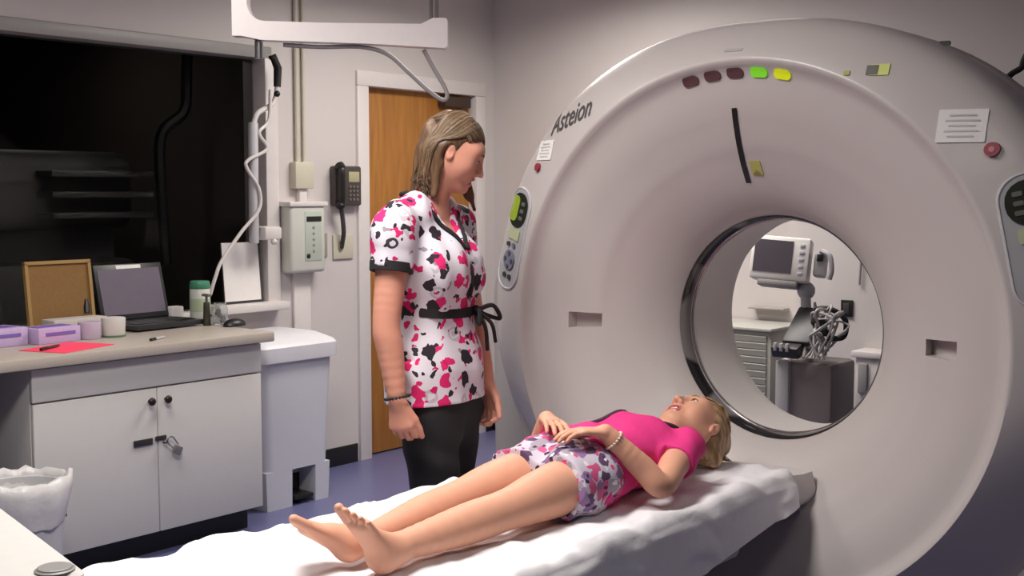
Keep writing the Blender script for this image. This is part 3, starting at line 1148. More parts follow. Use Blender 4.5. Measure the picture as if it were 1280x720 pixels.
M_lil = mat('lilac_box', rgb(190, 168, 208), .5, noise=.12, nscale=60)
M_lil2 = mat('violet_print', rgb(120, 98, 176), .5)
k = 0
for (x, y, w, d_, h, lb) in ((-4.50, 2.22, .15, .25, .07, 'lilac glove box lying at the left edge of the countertop'),
                             (-4.46, 2.455, .13, .19, .062, 'lilac glove box lying in front of the brown board'),
                             (-4.60, 2.02, .15, .22, .08, 'lilac glove box on the countertop outside the frame')):
    if k == 2:
        break
    r_ = root('glove_box', (x, y, CZ), lb, 'box', 'glove boxes on the countertop')
    MB().box((x, y, CZ + h / 2), (w, d_, h), rz=.1, bevel=.004).build('carton', M_lil, r_)
    MB().box((x, y, CZ + h + .0005), (w * .5, d_ * .8, .002), rz=.1).box((x + w * .5 + .001, y + d_ * .05, CZ + h * .62), (.002, d_ * .7, .012), rz=.1).build('violet_print', M_lil2, r_)
    k += 1
tag(MB().cyl((-4.43, 2.610, CZ), (-4.43, 2.610, CZ + .07), .043, .046, bevel=.004).build('lilac_canister', mat('lilac_canister', rgb(186, 170, 190), .45)),
    'short pale lilac canister beside the white tub on the countertop', 'canister')
cu = root('white_tub', (-4.42, 2.765, CZ), 'short white plastic tub left of the laptop', 'tub')
MB().cyl((-4.42, 2.712, CZ + .006), (-4.42, 2.712, CZ + .08), .046, .049, bevel=.005).build('tub_body', mat('tub_white', rgb(206, 200, 196), .45), cu)
MB().cyl((-4.42, 2.712, CZ), (-4.42, 2.712, CZ + .008), .048).build('green_base', mat('tub_green', rgb(90, 116, 92), .5), cu)
# flat white tray behind the boxes
tag(MB().box((-4.60, 2.645, CZ + .036), (.10, .25, .072), rz=.04, bevel=.006).build('paper_box', mat('paper_box', rgb(196, 188, 182), .6)),
    'low white box behind the lilac glove box', 'box')
wp = root('wipes_canister', (-4.62, 3.28, CZ), 'white wipes canister with a green lid on the countertop', 'canister')
MB().cyl((-4.62, 3.28, CZ), (-4.62, 3.28, CZ + .155), .046, bevel=.004).build('canister_body', mat('canister_white', rgb(206, 208, 200), .4), wp)
MB().cyl((-4.62, 3.28, CZ + .155), (-4.62, 3.28, CZ + .19), .048, .044, bevel=.005).build('green_lid', mat('lid_green', rgb(66, 134, 104), .4), wp)
MB().cyl((-4.62, 3.28, CZ + .05), (-4.62, 3.28, CZ + .11), .0466).build('canister_label', mat('canister_label', rgb(176, 190, 160), .5), wp)
tag(MB().box((-4.738, 3.222, CZ + .035), (.05, .07, .07), rz=.1, bevel=.006).build('tissue_box', M_paper), 'small white box between the laptop and the wipes canister', 'box')
gb = root('pump_bottle', (-4.48, 3.215, CZ), 'small dark pump bottle in front of the wipes canister', 'bottle')
MB().cyl((-4.48, 3.215, CZ), (-4.48, 3.215, CZ + .105), .018, .014, n=16, bevel=.003).build('bottle_body', mat('bottle_olive', rgb(58, 56, 46), .3), gb)
MB().cyl((-4.48, 3.215, CZ + .105), (-4.48, 3.215, CZ + .135), .006, n=10).box((-4.465, 3.205, CZ + .137), (.05, .02, .012), bevel=.003).build('pump_head', mat('pump_grey', rgb(110, 108, 104), .4), gb)
gj = root('glass_jar', (-4.43, 3.195, CZ), 'clear glass jar of small items beside the pump bottle', 'jar')
MB().lathe((-4.45, 3.265, CZ), [(.03, 0), (.034, .004), (.034, .075), (.028, .085), (.028, .10), (.025, .10), (.025, .085), (.031, .074), (.031, .008), (.0, .006)]).build('jar_glass', M_clear, gj)
q = MB()
for k in range(5):
    a = k * 1.3
    q.ball((-4.45 + .014 * math.cos(a), 3.265 + .014 * math.sin(a), CZ + .02 + k * .011), .011, n=10)
q.build('jar_contents', M_dark, gj)
# pink sheet with pens
pp = MB()
for (x, y, z, w, d_, rz) in ((-4.235, 2.40, CZ + .0015, .215, .28, .35),):
    pp.box((x, y, z), (w, d_, .002), rz=rz)
tag(pp.build('pink_paper', mat('pink_paper', rgb(255, 72, 104), .6, noise=.03, emit=None)), 'bright pink sheet of paper on the countertop', 'paper')
for (a, b_, lb) in (((-4.20, 2.275, CZ + .009), (-4.27, 2.39, CZ + .009), 'dark pen lying across the pink sheet'),
                    ((-4.165, 2.72, CZ + .006), (-4.215, 2.82, CZ + .006), 'small dark pen lying in front of the white tub')):
    pn = root('pen', a, lb, 'pen', 'pens on the countertop')
    a, b_ = V(a), V(b_)
    d_ = (b_ - a)
    MB().tube([a, a + d_ * .75, a + d_ * .9, b_], [.005, .005, .004, .001], 10).build('barrel', M_lgrey if lb.startswith('small') else M_dark, pn)
    MB().cyl(a - d_ * .02, a + d_ * .3, .0062, n=10).build('cap', M_black, pn)

# ---------------------------------------------------------------- wall fittings
nt_ = root('paper_notice', (WX - .02, 3.62, .93), 'white printed notice with a dark edge leaning on the window sill', 'notice')
Rn = Matrix.Rotation(math.radians(-5), 3, 'Y')
npos = V((WX + .015, 3.635, .918))
MB().box(npos + V((-.013, .005, .145)), (.004, .235, .30), rot=Rn).build('backing', M_dark, nt_)
MB().box(npos + V((-.009, -.002, .152)), (.003, .215, .285), rot=Rn).build('notice_sheet', M_paper, nt_)
nl_ = MB()
for k in range(9):
    nl_.box(npos + Rn @ V((-.006, 0, .25 - k * .022)) + V((.0, .0, .0)), (.001, .15 - .03 * (k % 3), .004), rot=Rn)
nl_.build('printed_line', M_ink2, nt_)

cd = root('wall_conduit', (WX, 4.03, 1.6), 'thin beige conduit running down the white wall', 'conduit')
MB().cyl((WX + .014, 3.985, 1.60), (WX + .014, 3.985, CEIL), .011, n=12).cyl((WX + .012, 4.032, 1.60), (WX + .012, 4.032, CEIL), .009, n=12).build('conduit_pipe', M_beige, cd)
MB().span((WX, 3.945, 1.475), (WX + .05, 4.065, 1.61), bevel=.006).build('junction_box', M_beige, cd)
MB().span((WX, 3.985, 1.40), (WX + .03, 4.035, 1.475), bevel=.004).build('short_duct', M_trim, cd)
M_unit = mat('control_unit_white', rgb(198, 198, 190), .4)
cu_ = root('wall_control_unit', (WX, 3.99, 1.04), 'white wall mounted injector control unit with buttons', 'control unit')
MB().span((WX, 3.875, 1.05), (WX + .09, 4.105, 1.395), bevel=.02, seg=3).build('housing', M_unit, cu_)
MB().span((WX - .0, 3.865, 1.385), (WX + .10, 4.115, 1.41), bevel=.006).build('housing_cap', M_white, cu_)
MB().span((WX + .088, 3.965, 1.11), (WX + .093, 4.075, 1.36), bevel=.002).build('button_panel', mat('panel_green', rgb(178, 188, 176), .5), cu_)
MB().span((WX + .091, 3.975, 1.31), (WX + .096, 4.07, 1.335)).build('display', M_black, cu_)
q = MB()
for k in range(5):
    q.ball((WX + .094, 4.02, 1.28 - .03 * k), .008, (.5, 1, 1), 10)
q.build('push_button', M_grey, cu_)
MB().ball((WX + .093, 3.985, 1.135), .013, (.5, 1, 1), 12).build('key_switch', M_black, cu_)
MB().span((WX, 3.95, .10), (WX + .02, 4.06, 1.05), bevel=.004).build('cable_duct', M_trim, cu_)

ph = root('wall_phone', (WX, 4.33, 1.4), 'dark wall telephone hanging beside the brown door', 'telephone')
M_ph = mat('phone_dark', rgb(66, 60, 58), .4)
MB().span((WX, 4.21, 1.385), (WX + .05, 4.395, 1.595), bevel=.012).build('phone_base', M_ph, ph)
hp = MB()
hp.tube(bez([(WX + .062, 4.225, 1.60), (WX + .085, 4.222, 1.57), (WX + .088, 4.222, 1.49), (WX + .085, 4.222, 1.41), (WX + .062, 4.225, 1.38)]),
        [.024] * 8 + [.018] * 24 + [.024] * 9, 10)
hp.build('handset', M_black, ph)
MB().span((WX + .048, 4.30, 1.51), (WX + .054, 4.375, 1.565), bevel=.003).build('phone_display', mat('phone_display', rgb(172, 166, 130), .4), ph)
q = MB()
for i in range(3):
    for j in range(4):
        q.box((WX + .052, 4.31 + i * .025, 1.485 - j * .022), (.006, .016, .013), bevel=.002)
q.build('keypad', mat('phone_keys', rgb(110, 98, 94), .5), ph)
MB().tube(bez([(WX + .06, 4.235, 1.385), (WX + .055, 4.25, 1.33), (WX + .05, 4.262, 1.25), (WX + .03, 4.27, 1.19), (WX + .02, 4.272, 1.165)]), .012, 8).build('phone_cord', M_dark, ph)
jk = root('phone_jack', (WX, 4.295, 1.11), 'beige jack plate on the wall below the telephone', 'jack plate')
MB().span((WX, 4.225, 1.105), (WX + .012, 4.365, 1.235), bevel=.004).build('plate', M_beige, jk)
MB().box((WX + .016, 4.272, 1.17), (.012, .03, .03), bevel=.003).build('jack_socket', mat('jack_olive', rgb(150, 142, 96), .5), jk)
sw = root('switch_plate', (WX, 4.15, 1.12), 'grey switch plate between the control unit and the jack plate', 'switch')
MB().span((WX, 4.115, 1.12), (WX + .010, 4.185, 1.245), bevel=.003).build('plate', mat('switch_grey', rgb(150, 152, 138), .5), sw)
MB().box((WX + .013, 4.15, 1.183), (.008, .018, .034), bevel=.002).build('toggle', M_beige, sw)

# white hose assembly hanging beside the window
hx = WX + .10
ha = root('injector_hose', (hx, 3.74, 1.2), 'white hose on a rail hanging beside the window frame', 'hose')
MB().tube(bez([(hx, 3.792, 2.10), (hx, 3.798, 2.0), (hx, 3.771, 1.893), (hx, 3.673, 1.834), (hx, 3.643, 1.76)]), .013, 10).build('upper_hose', M_white, ha)
MB().cyl((hx, 3.645, 1.79), (hx, 3.638, 1.21), .024, n=16, bevel=.004).build('rail_tube', M_lgrey, ha)
MB().tube(bez([(hx + .02, 3.737, 1.951), (hx + .02, 3.724, 1.805), (hx + .02, 3.665, 1.741), (hx + .025, 3.707, 1.666), (hx + .03, 3.591, 1.61), (hx + .03, 3.581, 1.571),
                (hx + .03, 3.65, 1.473), (hx + .03, 3.648, 1.373), (hx + .03, 3.542, 1.268), (hx + .03, 3.429, 1.139), (hx + .03, 3.391, 1.066), (hx + .02, 3.365, .98)], 8), .0085, 8).build('thin_tube', M_white, ha)
MB().tube([(hx, 3.795, 1.97), (hx, 3.80, 2.06), (hx, 3.772, 2.115), (hx, 3.755, 2.105)], [.018, .02, .018, .012], 10).ball((hx + .01, 3.785, 1.935), .016, n=10).build('black_handle', M_black, ha)
MB().span((WX + .0, 3.685, 1.225), (hx + .03, 3.79, 1.29), bevel=.012).ball((hx + .02, 3.745, 1.215), .016, n=10).build('wall_bracket', M_white, ha)

# ---------------------------------------------------------------- ceiling hung yoke
Y0, Y1 = V((-3.435, 2.60, 0)), V((-2.87, 3.075, 0))
yd = (Y1 - Y0).normalized()
yk = root('ceiling_yoke', (Y0 + Y1) * .5 + V((0, 0, 1.98)), 'white U shaped ceiling mount hanging above the nurse', 'ceiling mount')


def YP(t, z):
    p = Y0 + yd * t
    return V((p.x, p.y, z))


LY = (Y1 - Y0).length
yr = math.atan2(yd.y, yd.x)
nrm = V((-yd.y, yd.x, 0))
b = MB()
# profile in (t, z): U with rounded inner corner
prof = [(0.0, 2.42), (.052, 2.42)]
for k in range(7):
    a = math.radians(180 + 90 * k / 6)
    prof.append((.052 + .06 + .06 * math.cos(a), 2.10 + .06 * math.sin(a)))
prof += [(.30, 2.034), (LY - .09, 2.030), (LY - .05, 2.05), (LY - .005, 2.05), (LY, 2.045), (LY, 1.955), (LY - .01, 1.948), (LY - .25, 1.962), (.10, 1.976), (.03, 1.99), (.0, 1.99)]
b.loft([[YP(t, z) + nrm * s_ for t, z in prof] for s_ in (-.03, .03)])
bmesh.ops.bevel(b.bm, geom=[e for e in b.bm.edges if len(e.link_faces) == 2 and e.calc_face_angle(0) > 1.0], offset=.007, segments=2, affect='EDGES')
b.build('yoke_frame', mat('yoke_white', rgb(226, 218, 218), .35), yk)
MB().box(YP(.045, 2.54), (.16, .14, .24), rz=yr, bevel=.01).build('ceiling_bracket', M_white, yk)
q = MB()
for dt in (-.022, -.002):
    q.box(YP(LY - .035 + dt, 2.36), (.013, .03, .62), rz=yr, bevel=.002)
q.build('telescopic_rail', mat('rail_grey', rgb(120, 114, 114), .4, metal=.3), yk)
MB().tube(bez([YP(.17, 1.962), YP(.30, 1.955), YP(.44, 1.955), YP(.53, 1.93), YP(.60, 1.87), YP(.66, 1.815), YP(.715, 1.775), YP(.735, 1.785), YP(.725, 1.82), YP(.69, 1.88), YP(.655, 1.945)]), .0075, 8).build(
    'cable_loop', mat('cable_grey', rgb(150, 144, 144), .5), yk)
MB().cyl(YP(.085, 1.985), YP(.085, 1.915), .014, n=14).build('pivot_pin', M_metal, yk)

# ================================================================== BEHIND THE SCANNER
lv = root('vent_cabinet', (-3.0, 5.3, 0), 'low grey slatted cabinet against the back wall seen through the bore', 'cabinet')
MB().span((-3.55, 5.17, .05), (-2.72, YB - .01, .79), bevel=.004).build('body', mat('vent_grey', rgb(164, 162, 154), .5), lv)
MB().span((-3.57, 5.15, .79), (-2.71, YB - .01, .805), bevel=.004).build('top', mat('vent_top', rgb(180, 178, 172), .5), lv)
q = MB()
for k in range(19):
    q.box((-3.13, 5.165, .14 + k * .034), (.78, .010, .027), rot=Matrix.Rotation(math.radians(14), 3, 'X'))
q.build('slat_grille', mat('vent_slat', rgb(170, 168, 158), .5), lv)
tag(MB().span((-3.0, 5.45, .865), (-2.80, YB - .005, .875), bevel=.003).build('wall_shelf', mat('shelf_grey', rgb(160, 156, 150), .5)),
    'thin grey shelf on the back wall above the slatted cabinet', 'shelf')

mc = root('monitor_cart', (-2.33, 4.75, 0), 'grey rolling cart with keyboard and cables behind the scanner', 'cart')
q = MB()
q.span((-2.37, 4.62, .12), (-2.15, 4.86, .745), bevel=.02)
q.build('cabinet_body', mat('cart_grey', rgb(138, 130, 130), .45), mc)
MB().span((-2.40, 4.60, .12), (-2.335, 4.66, .745), bevel=.012).span((-2.40, 4.66, .12), (-2.37, 4.92, .745), bevel=.006).build('corner_post', M_lgrey, mc)
MB().span((-2.42, 4.56, .06), (-2.12, 4.90, .125), bevel=.015).build('cart_base', M_black, mc)
for (x, y) in ((-2.38, 4.62), (-2.16, 4.62), (-2.38, 4.85), (-2.16, 4.85)):
    MB().cyl((x - .012, y, .032), (x + .012, y, .032), .032, n=18).build('caster', M_black, mc)
kb = MB()
Rk = Matrix.Rotation(math.radians(38), 3, 'X') @ Matrix.Rotation(math.radians(-10), 3, 'Y')
kb.box((-2.315, 4.70, .885), (.125, .21, .03), rot=Matrix.Rotation(math.radians(40), 3, 'X'), bevel=.008)
kb.box((-2.345, 4.605, .79), (.125, .06, .05), rot=Matrix.Rotation(math.radians(20), 3, 'X'), bevel=.008)
kb.build('keyboard', mat('cart_keys', rgb(52, 50, 52), .45), mc)
q = MB()
for k in range(3):
    q.box((-2.385 + k * .028, 4.572, .805), (.014, .012, .035), bevel=.003)
q.build('probe_holder', M_lgrey, mc)
q = MB()
q.cyl((-2.335, 4.78, .74), (-2.36, 4.79, 1.05), .022, n=16, bevel=.003)
q.ball((-2.36, 4.80, 1.03), .04, n=14)
q.build('monitor_pole', M_lgrey, mc)
q = MB()
rt = random.Random(3)
for k in range(9):
    p0 = V((-2.29 + .012 * k, 4.70, .77 + .02 * (k % 3)))
    q.tube(bez([p0] + [p0 + V((rt.uniform(-.03, .11), rt.uniform(-.11, -.03), rt.uniform(.0, .19))) for _ in range(4)] + [(-2.27 + .012 * k, 4.60, .765)], 8), rt.uniform(.0045, .0075), 6)
q.build('coiled_cable', mat('cart_cables', rgb(176, 172, 172), .4), mc)
q = MB()
q.tube(bez([(-2.27, 4.72, .9), (-2.25, 4.66, .96), (-2.18, 4.66, .97), (-2.12, 4.67, .93), (-2.12, 4.66, .86), (-2.18, 4.64, .85)]), .012, 8)
q.ball((-2.22, 4.64, .915), .03, (1.3, .8, .8), 12).ball((-2.19, 4.63, .88), .022, n=10)
q.build('black_probe', M_black, mc)
mn = root('patient_monitor', (-2.47, 4.72, 1.04), 'white patient monitor with a dark screen on the cart behind the bore', 'monitor')
Rm = Matrix.Rotation(math.radians(18), 3, 'Z') @ Matrix.Rotation(math.radians(-10), 3, 'X') @ Matrix.Rotation(math.radians(4), 3, 'Y')
mcn = V((-2.45, 4.74, 1.165))
MB().box(mcn, (.25, .10, .19), rot=Rm, bevel=.012).box(mcn + Rm @ V((.01, .07, -.035)), (.19, .08, .12), rot=Rm, bevel=.012).build('case', mat('monitor_white', rgb(238, 234, 230), .4), mn)
MB().box(mcn + Rm @ V((-.028, -.0505, .006)), (.165, .004, .14), rot=Rm).build('screen', mat('monitor_screen', rgb(86, 80, 88), .2), mn)
q = MB()
for k in range(5):
    q.box(mcn + Rm @ V((.093, -.051, .06 - .03 * k)), (.022, .005, .014), rot=Rm, bevel=.002)
q.build('soft_key', mat('monitor_keys', rgb(176, 174, 190), .4), mn)
MB().box(mcn + Rm @ V((0, .0, -.108)), (.17, .10, .03), rot=Rm, bevel=.008).cyl(mcn + V((.06, .05, -.11)), mcn + V((.09, .06, -.16)), .02).build('mount', M_grey, mn)
q = MB().box(mcn + Rm @ V((.165, .03, -.01)), (.05, .08, .10), rot=Rm, bevel=.01).tube(bez([mcn + V((.16, .05, .04)), mcn + V((.2, .05, .02)), mcn + V((.21, .05, -.04)), mcn + V((.2, .05, -.08))]), .012, 8)
q.build('cable_module', M_lgrey, mn)
MB().box(mcn + Rm @ V((.165, -.015, .02)), (.026, .012, .03), rot=Rm, bevel=.003).build('connector', M_black, mn)
ou = root('wall_outlet', (-2.435, YB - .13, .9), 'black wall outlet seen through the bore beside the cart', 'outlet')
MB().span((-2.465, YB - .142, .865), (-2.405, YB - .13, .945), bevel=.003).build('plate', M_black, ou)
MB().box((-2.435, YB - .144, .905), (.03, .006, .05), bevel=.002).build('socket', M_dark, ou)
ds = root('wall_dispenser', (-2.2, YB - .2, .5), 'white box dispenser on the back wall at the right of the bore view', 'dispenser')
MB().span((-2.33, YB - .27, .47), (-2.08, YB - .13, .70), bevel=.012).build('housing', M_white, ds)
MB().span((-2.31, YB - .285, .53), (-2.265, YB - .262, .67), bevel=.006).build('slot', M_grey, ds)
MB().span((-2.345, YB - .285, .695), (-2.07, YB - .13, .725), bevel=.006).build('lid', M_white, ds)
tag(MB().tube([(-2.372, YB - .145, 1.02), (-2.36, YB - .145, 1.3), (-2.33, YB - .145, 1.6)], .006, 6).build('wall_cable', M_grey), 'thin grey cable on the wall pier behind the monitor', 'cable')

# foreground cart at the lower left
kx_ = MB().tube(bez([(-1.14, 3.52, 1.765), (-1.11, 3.5, 1.785), (-1.085, 3.5, 1.80), (-1.077, 3.5, 1.825), (-1.03, 3.5, 1.92), (-.9, 3.5, 2.2), (-.85, 3.5, CEIL - .005)]), .009, 8)
tag(kx_.build('power_lead', M_black), 'thin black lead rising from the right edge of the scanner', 'lead')
fg = root('equipment_cart', (-2.2, .9, 0), 'white topped equipment cart in the near lower left corner', 'cart')
c0 = V((-1.864, 1.084, .80))
e1 = V((-.98, .215, 0)).normalized()
e2 = V((-.215, -.98, 0)).normalized()


def FG(a, b_, z):
    return c0 + e1 * a + e2 * b_ + V((0, 0, z - .80))


q = MB()
ring = lambda z, o: [FG(a, b_, z) for a, b_ in [(o + .03 * (1 - math.sin(t)), o + .03 * (1 - math.cos(t))) for t in np.linspace(0, PI / 2, 7)] + [(o, .42 - o), (.70 - o, .42 - o), (.70 - o, o)]]
q.loft([ring(.76, .004), ring(.765, 0), ring(.792, 0), ring(.80, .008)])
q.build('cart_top', mat('cart_top_white', rgb(192, 190, 186), .4), fg)
q = MB()
for a, b_ in ((.06, .06), (.64, .06), (.06, .36), (.64, .36)):
    q2 = MB().cyl(FG(a, b_, .06), FG(a, b_, .765), .016, n=14)
    q2.build('leg', M_metal, fg)
    MB().cyl(FG(a - .012, b_, .032), FG(a + .012, b_, .032), .032, n=16).build('caster', M_black, fg)
q.box(FG(.35, .21, .3), (.64, .36, .02), rz=math.atan2(e1.y, e1.x), bevel=.004)
q.build('lower_shelf', M_lgrey, fg)
kb_ = MB().cyl(FG(.037, .046, .80), FG(.037, .046, .808), .034, .030, n=28, bevel=.003)
tag(kb_.build('round_cap', mat('cap_grey', rgb(128, 126, 124), .4)), 'round grey cap lying on the corner of the near white cart', 'cap')

# ================================================================== PEOPLE
M_skin = mat('skin_nurse', rgb(208, 148, 126), .5, noise=.05, nscale=25, sss=.12, spec=.35)
M_skin2 = mat('skin_girl', rgb(214, 158, 132), .5, noise=.05, nscale=25, sss=.12, spec=.35)
M_lips = mat('lips', rgb(182, 92, 92), .4)
M_mouth = mat('mouth_inside', rgb(96, 36, 36), .6)
M_eye = mat('eye_white', rgb(225, 218, 212), .2)
M_iris = mat('eye_iris', rgb(60, 46, 38), .2)
M_brow = mat('eyebrow', rgb(110, 78, 58), .7)
M_teeth = mat('teeth', rgb(235, 228, 218), .3)


def basis(fwd, up):
    f = V(fwd).normalized()
    l = V(up).cross(f).normalized()
    u = f.cross(l).normalized()
    return Matrix((f, l, u)).transposed()     # columns: forward, left, up


def head(S, C, B, s, smile=0.3, lid=.004):
    """sculpt a head into the field; C = centre, B = basis (forward, left, up)"""
    C = V(C)
    Bn = np.array(B)

    def P(x, y, z):
        return C + B @ V((x * s, y * s, z * s))
    S.ell(P(-.018, 0, .032), (.094 * s, .074 * s, .084 * s), Bn, .01)
    S.ell(P(.022, 0, -.03), (.064 * s, .058 * s, .078 * s), Bn, .03 * s)
    for y in (-1, 1):
        S.cap(P(-.012, y * .05, -.045), P(.055, y * .02, -.092), .024 * s, .019 * s, .025 * s)
        S.ell(P(.052, y * .034, -.026), (.026 * s, .025 * s, .028 * s), Bn, .025 * s)
    for y in (-1, 1):
        S.ell(P(.028, y * .044, -.014), (.040 * s, .022 * s, .052 * s), Bn, .03 * s)
    S.ell(P(.070, 0, -.095), (.019 * s, .022 * s, .016 * s), Bn, .02 * s)
    S.ell(P(.058, 0, .030), (.028 * s, .054 * s, .026 * s), Bn, .03 * s)
    for y in (-1, 1):
        S.ell(P(.092, y * .031, .004), (.016 * s, .019 * s, .012 * s), Bn, .014 * s, 's')
        S.ell(P(.0715, y * .031, .004), (.0150 * s, .0160 * s, .0142 * s), Bn, .005 * s)
        S.ell(P(.088, y * .032, lid), (.012 * s, .0125 * s, .0042 * s), Bn, .002 * s, 's')
    S.cap(P(.082, 0, .012), P(.106, 0, -.030), .0075 * s, .0105 * s, .016 * s)
    for y in (-1, 1):
        S.ell(P(.094, y * .011, -.034), (.011 * s, .008 * s, .008 * s), Bn, .006 * s)
    S.ell(P(.076, 0, -.060), (.017 * s, .026 * s, .017 * s), Bn, .016 * s)
    S.ell(P(.088, 0, -.0555), (.009 * s, .023 * s, .0055 * s), Bn, .005 * s)
    S.ell(P(.086, 0, -.0725), (.009 * s, .020 * s, .006 * s), Bn, .005 * s)
    S.ell(P(.094, 0, -.064), (.012 * s, (.018 + .004 * smile) * s, (.0022 + .006 * smile) * s), Bn, .003 * s, 's')
    for y in (-1, 1):
        t = Matrix.Rotation(math.radians(-12), 3, 'Y')
        S.ell(P(-.012, y * .077, -.004), (.017 * s, .008 * s, .030 * s), np.array(B @ Matrix.Rotation(y * math.radians(18), 3, 'Z') @ t), .006 * s)
        S.ell(P(-.005, y * .086, .0), (.011 * s, .007 * s, .018 * s), Bn, .005 * s, 's')

    def which(c):
        d = (c - np.array(C)) @ np.array(B)
        d = d / s
        m = np.zeros(len(c), int)
        lip = (d[:, 0] > .068) & (np.abs(d[:, 1]) < .0255 - .25 * np.abs(d[:, 2] + .064)) & (d[:, 2] < -.0505) & (d[:, 2] > -.0785)
        m[lip] = 1
        ins = (d[:, 0] > .06) & (d[:, 0] < .0895) & (np.abs(d[:, 1]) < .018) & (np.abs(d[:, 2] + .064) < .0022 + .004 * smile)
        m[ins] = 2
        return m

    return P, which


def face_parts(P, B, s, r, browm):
    for y in (-1, 1):
        e = MB().ball(P(.0716, y * .031, .004), .0136 * s, n=16).build('eye', M_eye, r)
        MB().ball(P(.0800, y * .032, .003), .0062 * s, (1, 1, 1), 12).build('iris', M_iris, e)
        MB().tube(bez([P(.088, y * .012, .026), P(.087, y * .028, .031), P(.076, y * .045, .026)], 6), [.0035 * s] * 6 + [.0028 * s] * 6 + [.001 * s], 6).build('eyebrow', browm, r)
        MB().tube(bez([P(.082, y * .019, .0065), P(.0865, y * .032, .0090), P(.079, y * .0445, .0055)], 6), .0016 * s, 5).build('eyelashes', M_brow, r)


def hand(S, W, d, nrm, thumb, s, curl=(18, 22, 18), spread=4.0, thumb_out=38):
    """W wrist, d direction to the fingers, nrm out of the back of the hand, thumb = +1/-1 side (along nrm x d)"""
    W, d, n = V(W), V(d).normalized(), V(nrm)
    n = (n - d * n.dot(d)).normalized()
    sd = n.cross(d).normalized()
    K = lambda a, b_, c=0.0: W + d * a * s + sd * b_ * s + n * c * s
    S.ecap(K(.012, 0), K(.075, 0), (.027 * s, .016 * s), (.037 * s, .0125 * s), sd, .012 * s)
    offs = [(.028, .068, .0088), (.0095, .076, .009), (-.0095, .073, .0086), (-.027, .062, .0076)]
    base = [.082, .086, .084, .077]
    for i, (o, ln, r) in enumerate(offs):
        o *= thumb
        p = K(base[i] - .012, o)
        a = 0.0
        seg = [ln * .48, ln * .30, ln * .24]
        ang_s = math.radians(spread * (1.5 - i)) * thumb
        dd = (d * math.cos(ang_s) + sd * math.sin(ang_s))
        rr = r * s
        for j in range(3):
            a += math.radians(curl[j] * (1 + .08 * i))
            q_ = p + (dd * math.cos(a) - n * math.sin(a)) * seg[j] * s * (1.25 if j == 0 else 1)
            S.cap(p, q_, rr, rr * .93, .0045 * s)
            p, rr = q_, rr * .93
    to = math.radians(thumb_out)
    t0 = K(.022, .022 * thumb, -.004)
    t1 = t0 + (d * math.cos(to) + sd * thumb * math.sin(to) - n * .25).normalized() * .042 * s
    t2 = t1 + (d * math.cos(to * .5) + sd * thumb * math.sin(to * .5) - n * .35).normalized() * .032 * s
    t3 = t2 + (d * math.cos(to * .2) + sd * thumb * math.sin(to * .2) - n * .3).normalized() * .025 * s
    S.cap(t0, t1, .014 * s, .0115 * s, .012 * s)
    S.cap(t1, t2, .0112 * s, .0098 * s, .005 * s)
    S.cap(t2, t3, .0096 * s, .0085 * s, .004 * s)


def hair_mat(name, c1, c2, c3):
    m = bpy.data.materials.new(name)
    m.use_nodes = True
    nt = m.node_tree
    p = nt.nodes['Principled BSDF']
    p.inputs['Roughness'].default_value = .42
    p.inputs['Specular IOR Level'].default_value = .4
    tc = nt.nodes.new('ShaderNodeTexCoord')
    mp = nt.nodes.new('ShaderNodeMapping')
    mp.inputs['Scale'].default_value = (90, 90, 14)
    n = nt.nodes.new('ShaderNodeTexNoise')
    n.inputs['Scale'].default_value = 1.0
    n.inputs['Detail'].default_value = 3
    r = nt.nodes.new('ShaderNodeValToRGB')
    e = r.color_ramp.elements
    e[0].position, e[0].color = .32, c1
    e[1].position, e[1].color = .68, c3
    q = e.new(.5)
    q.color = c2
    nt.links.new(tc.outputs['Object'], mp.inputs[0])
    nt.links.new(mp.outputs[0], n.inputs['Vector'])
    nt.links.new(n.outputs['Fac'], r.inputs[0])
    nt.links.new(r.outputs[0], p.inputs['Base Color'])
    return m


# ---------------------------------------------------------------- nurse
NR = V((-2.42, 2.54, 0))
nu = root('person', NR, 'standing woman in a pink, black and white floral scrub top and black trousers', 'person')
S = SDF((-2.70, 2.18, -.01), (-2.10, 2.86, 1.72), .0042)
side = (0, 1, 0)
S.ecap((-2.42, 2.54, .88), (-2.43, 2.545, 1.06), (.160, .100), (.126, .088), side, .03)
S.ecap((-2.43, 2.545, 1.06), (-2.43, 2.53, 1.27), (.128, .09), (.150, .098), side, .03)
S.ecap((-2.43, 2.53, 1.27), (-2.445, 2.525, 1.385), (.150, .095), (.14, .06), side, .04)
for sg in (-1, 1):
    S.ell((-2.360, 2.53 + sg * .068, 1.24), (.045, .058, .06), None, .04)
    S.cap((-2.445, 2.525 + sg * .06, 1.425), (-2.445, 2.525 + sg * .165, 1.385), .042, .05, .03)
S.cap((-2.452, 2.525, 1.40), (-2.402, 2.545, 1.535), .053, .046, .03)
HS = .90
HC = V((-2.366, 2.562, 1.592))
hf = V((math.cos(math.radians(24)) * math.cos(math.radians(26)), math.sin(math.radians(24)) * math.cos(math.radians(26)), -math.sin(math.radians(26))))
HB = basis(hf, (0, 0, 1))
HP, hwhich = head(S, HC, HB, HS, .7, .002)
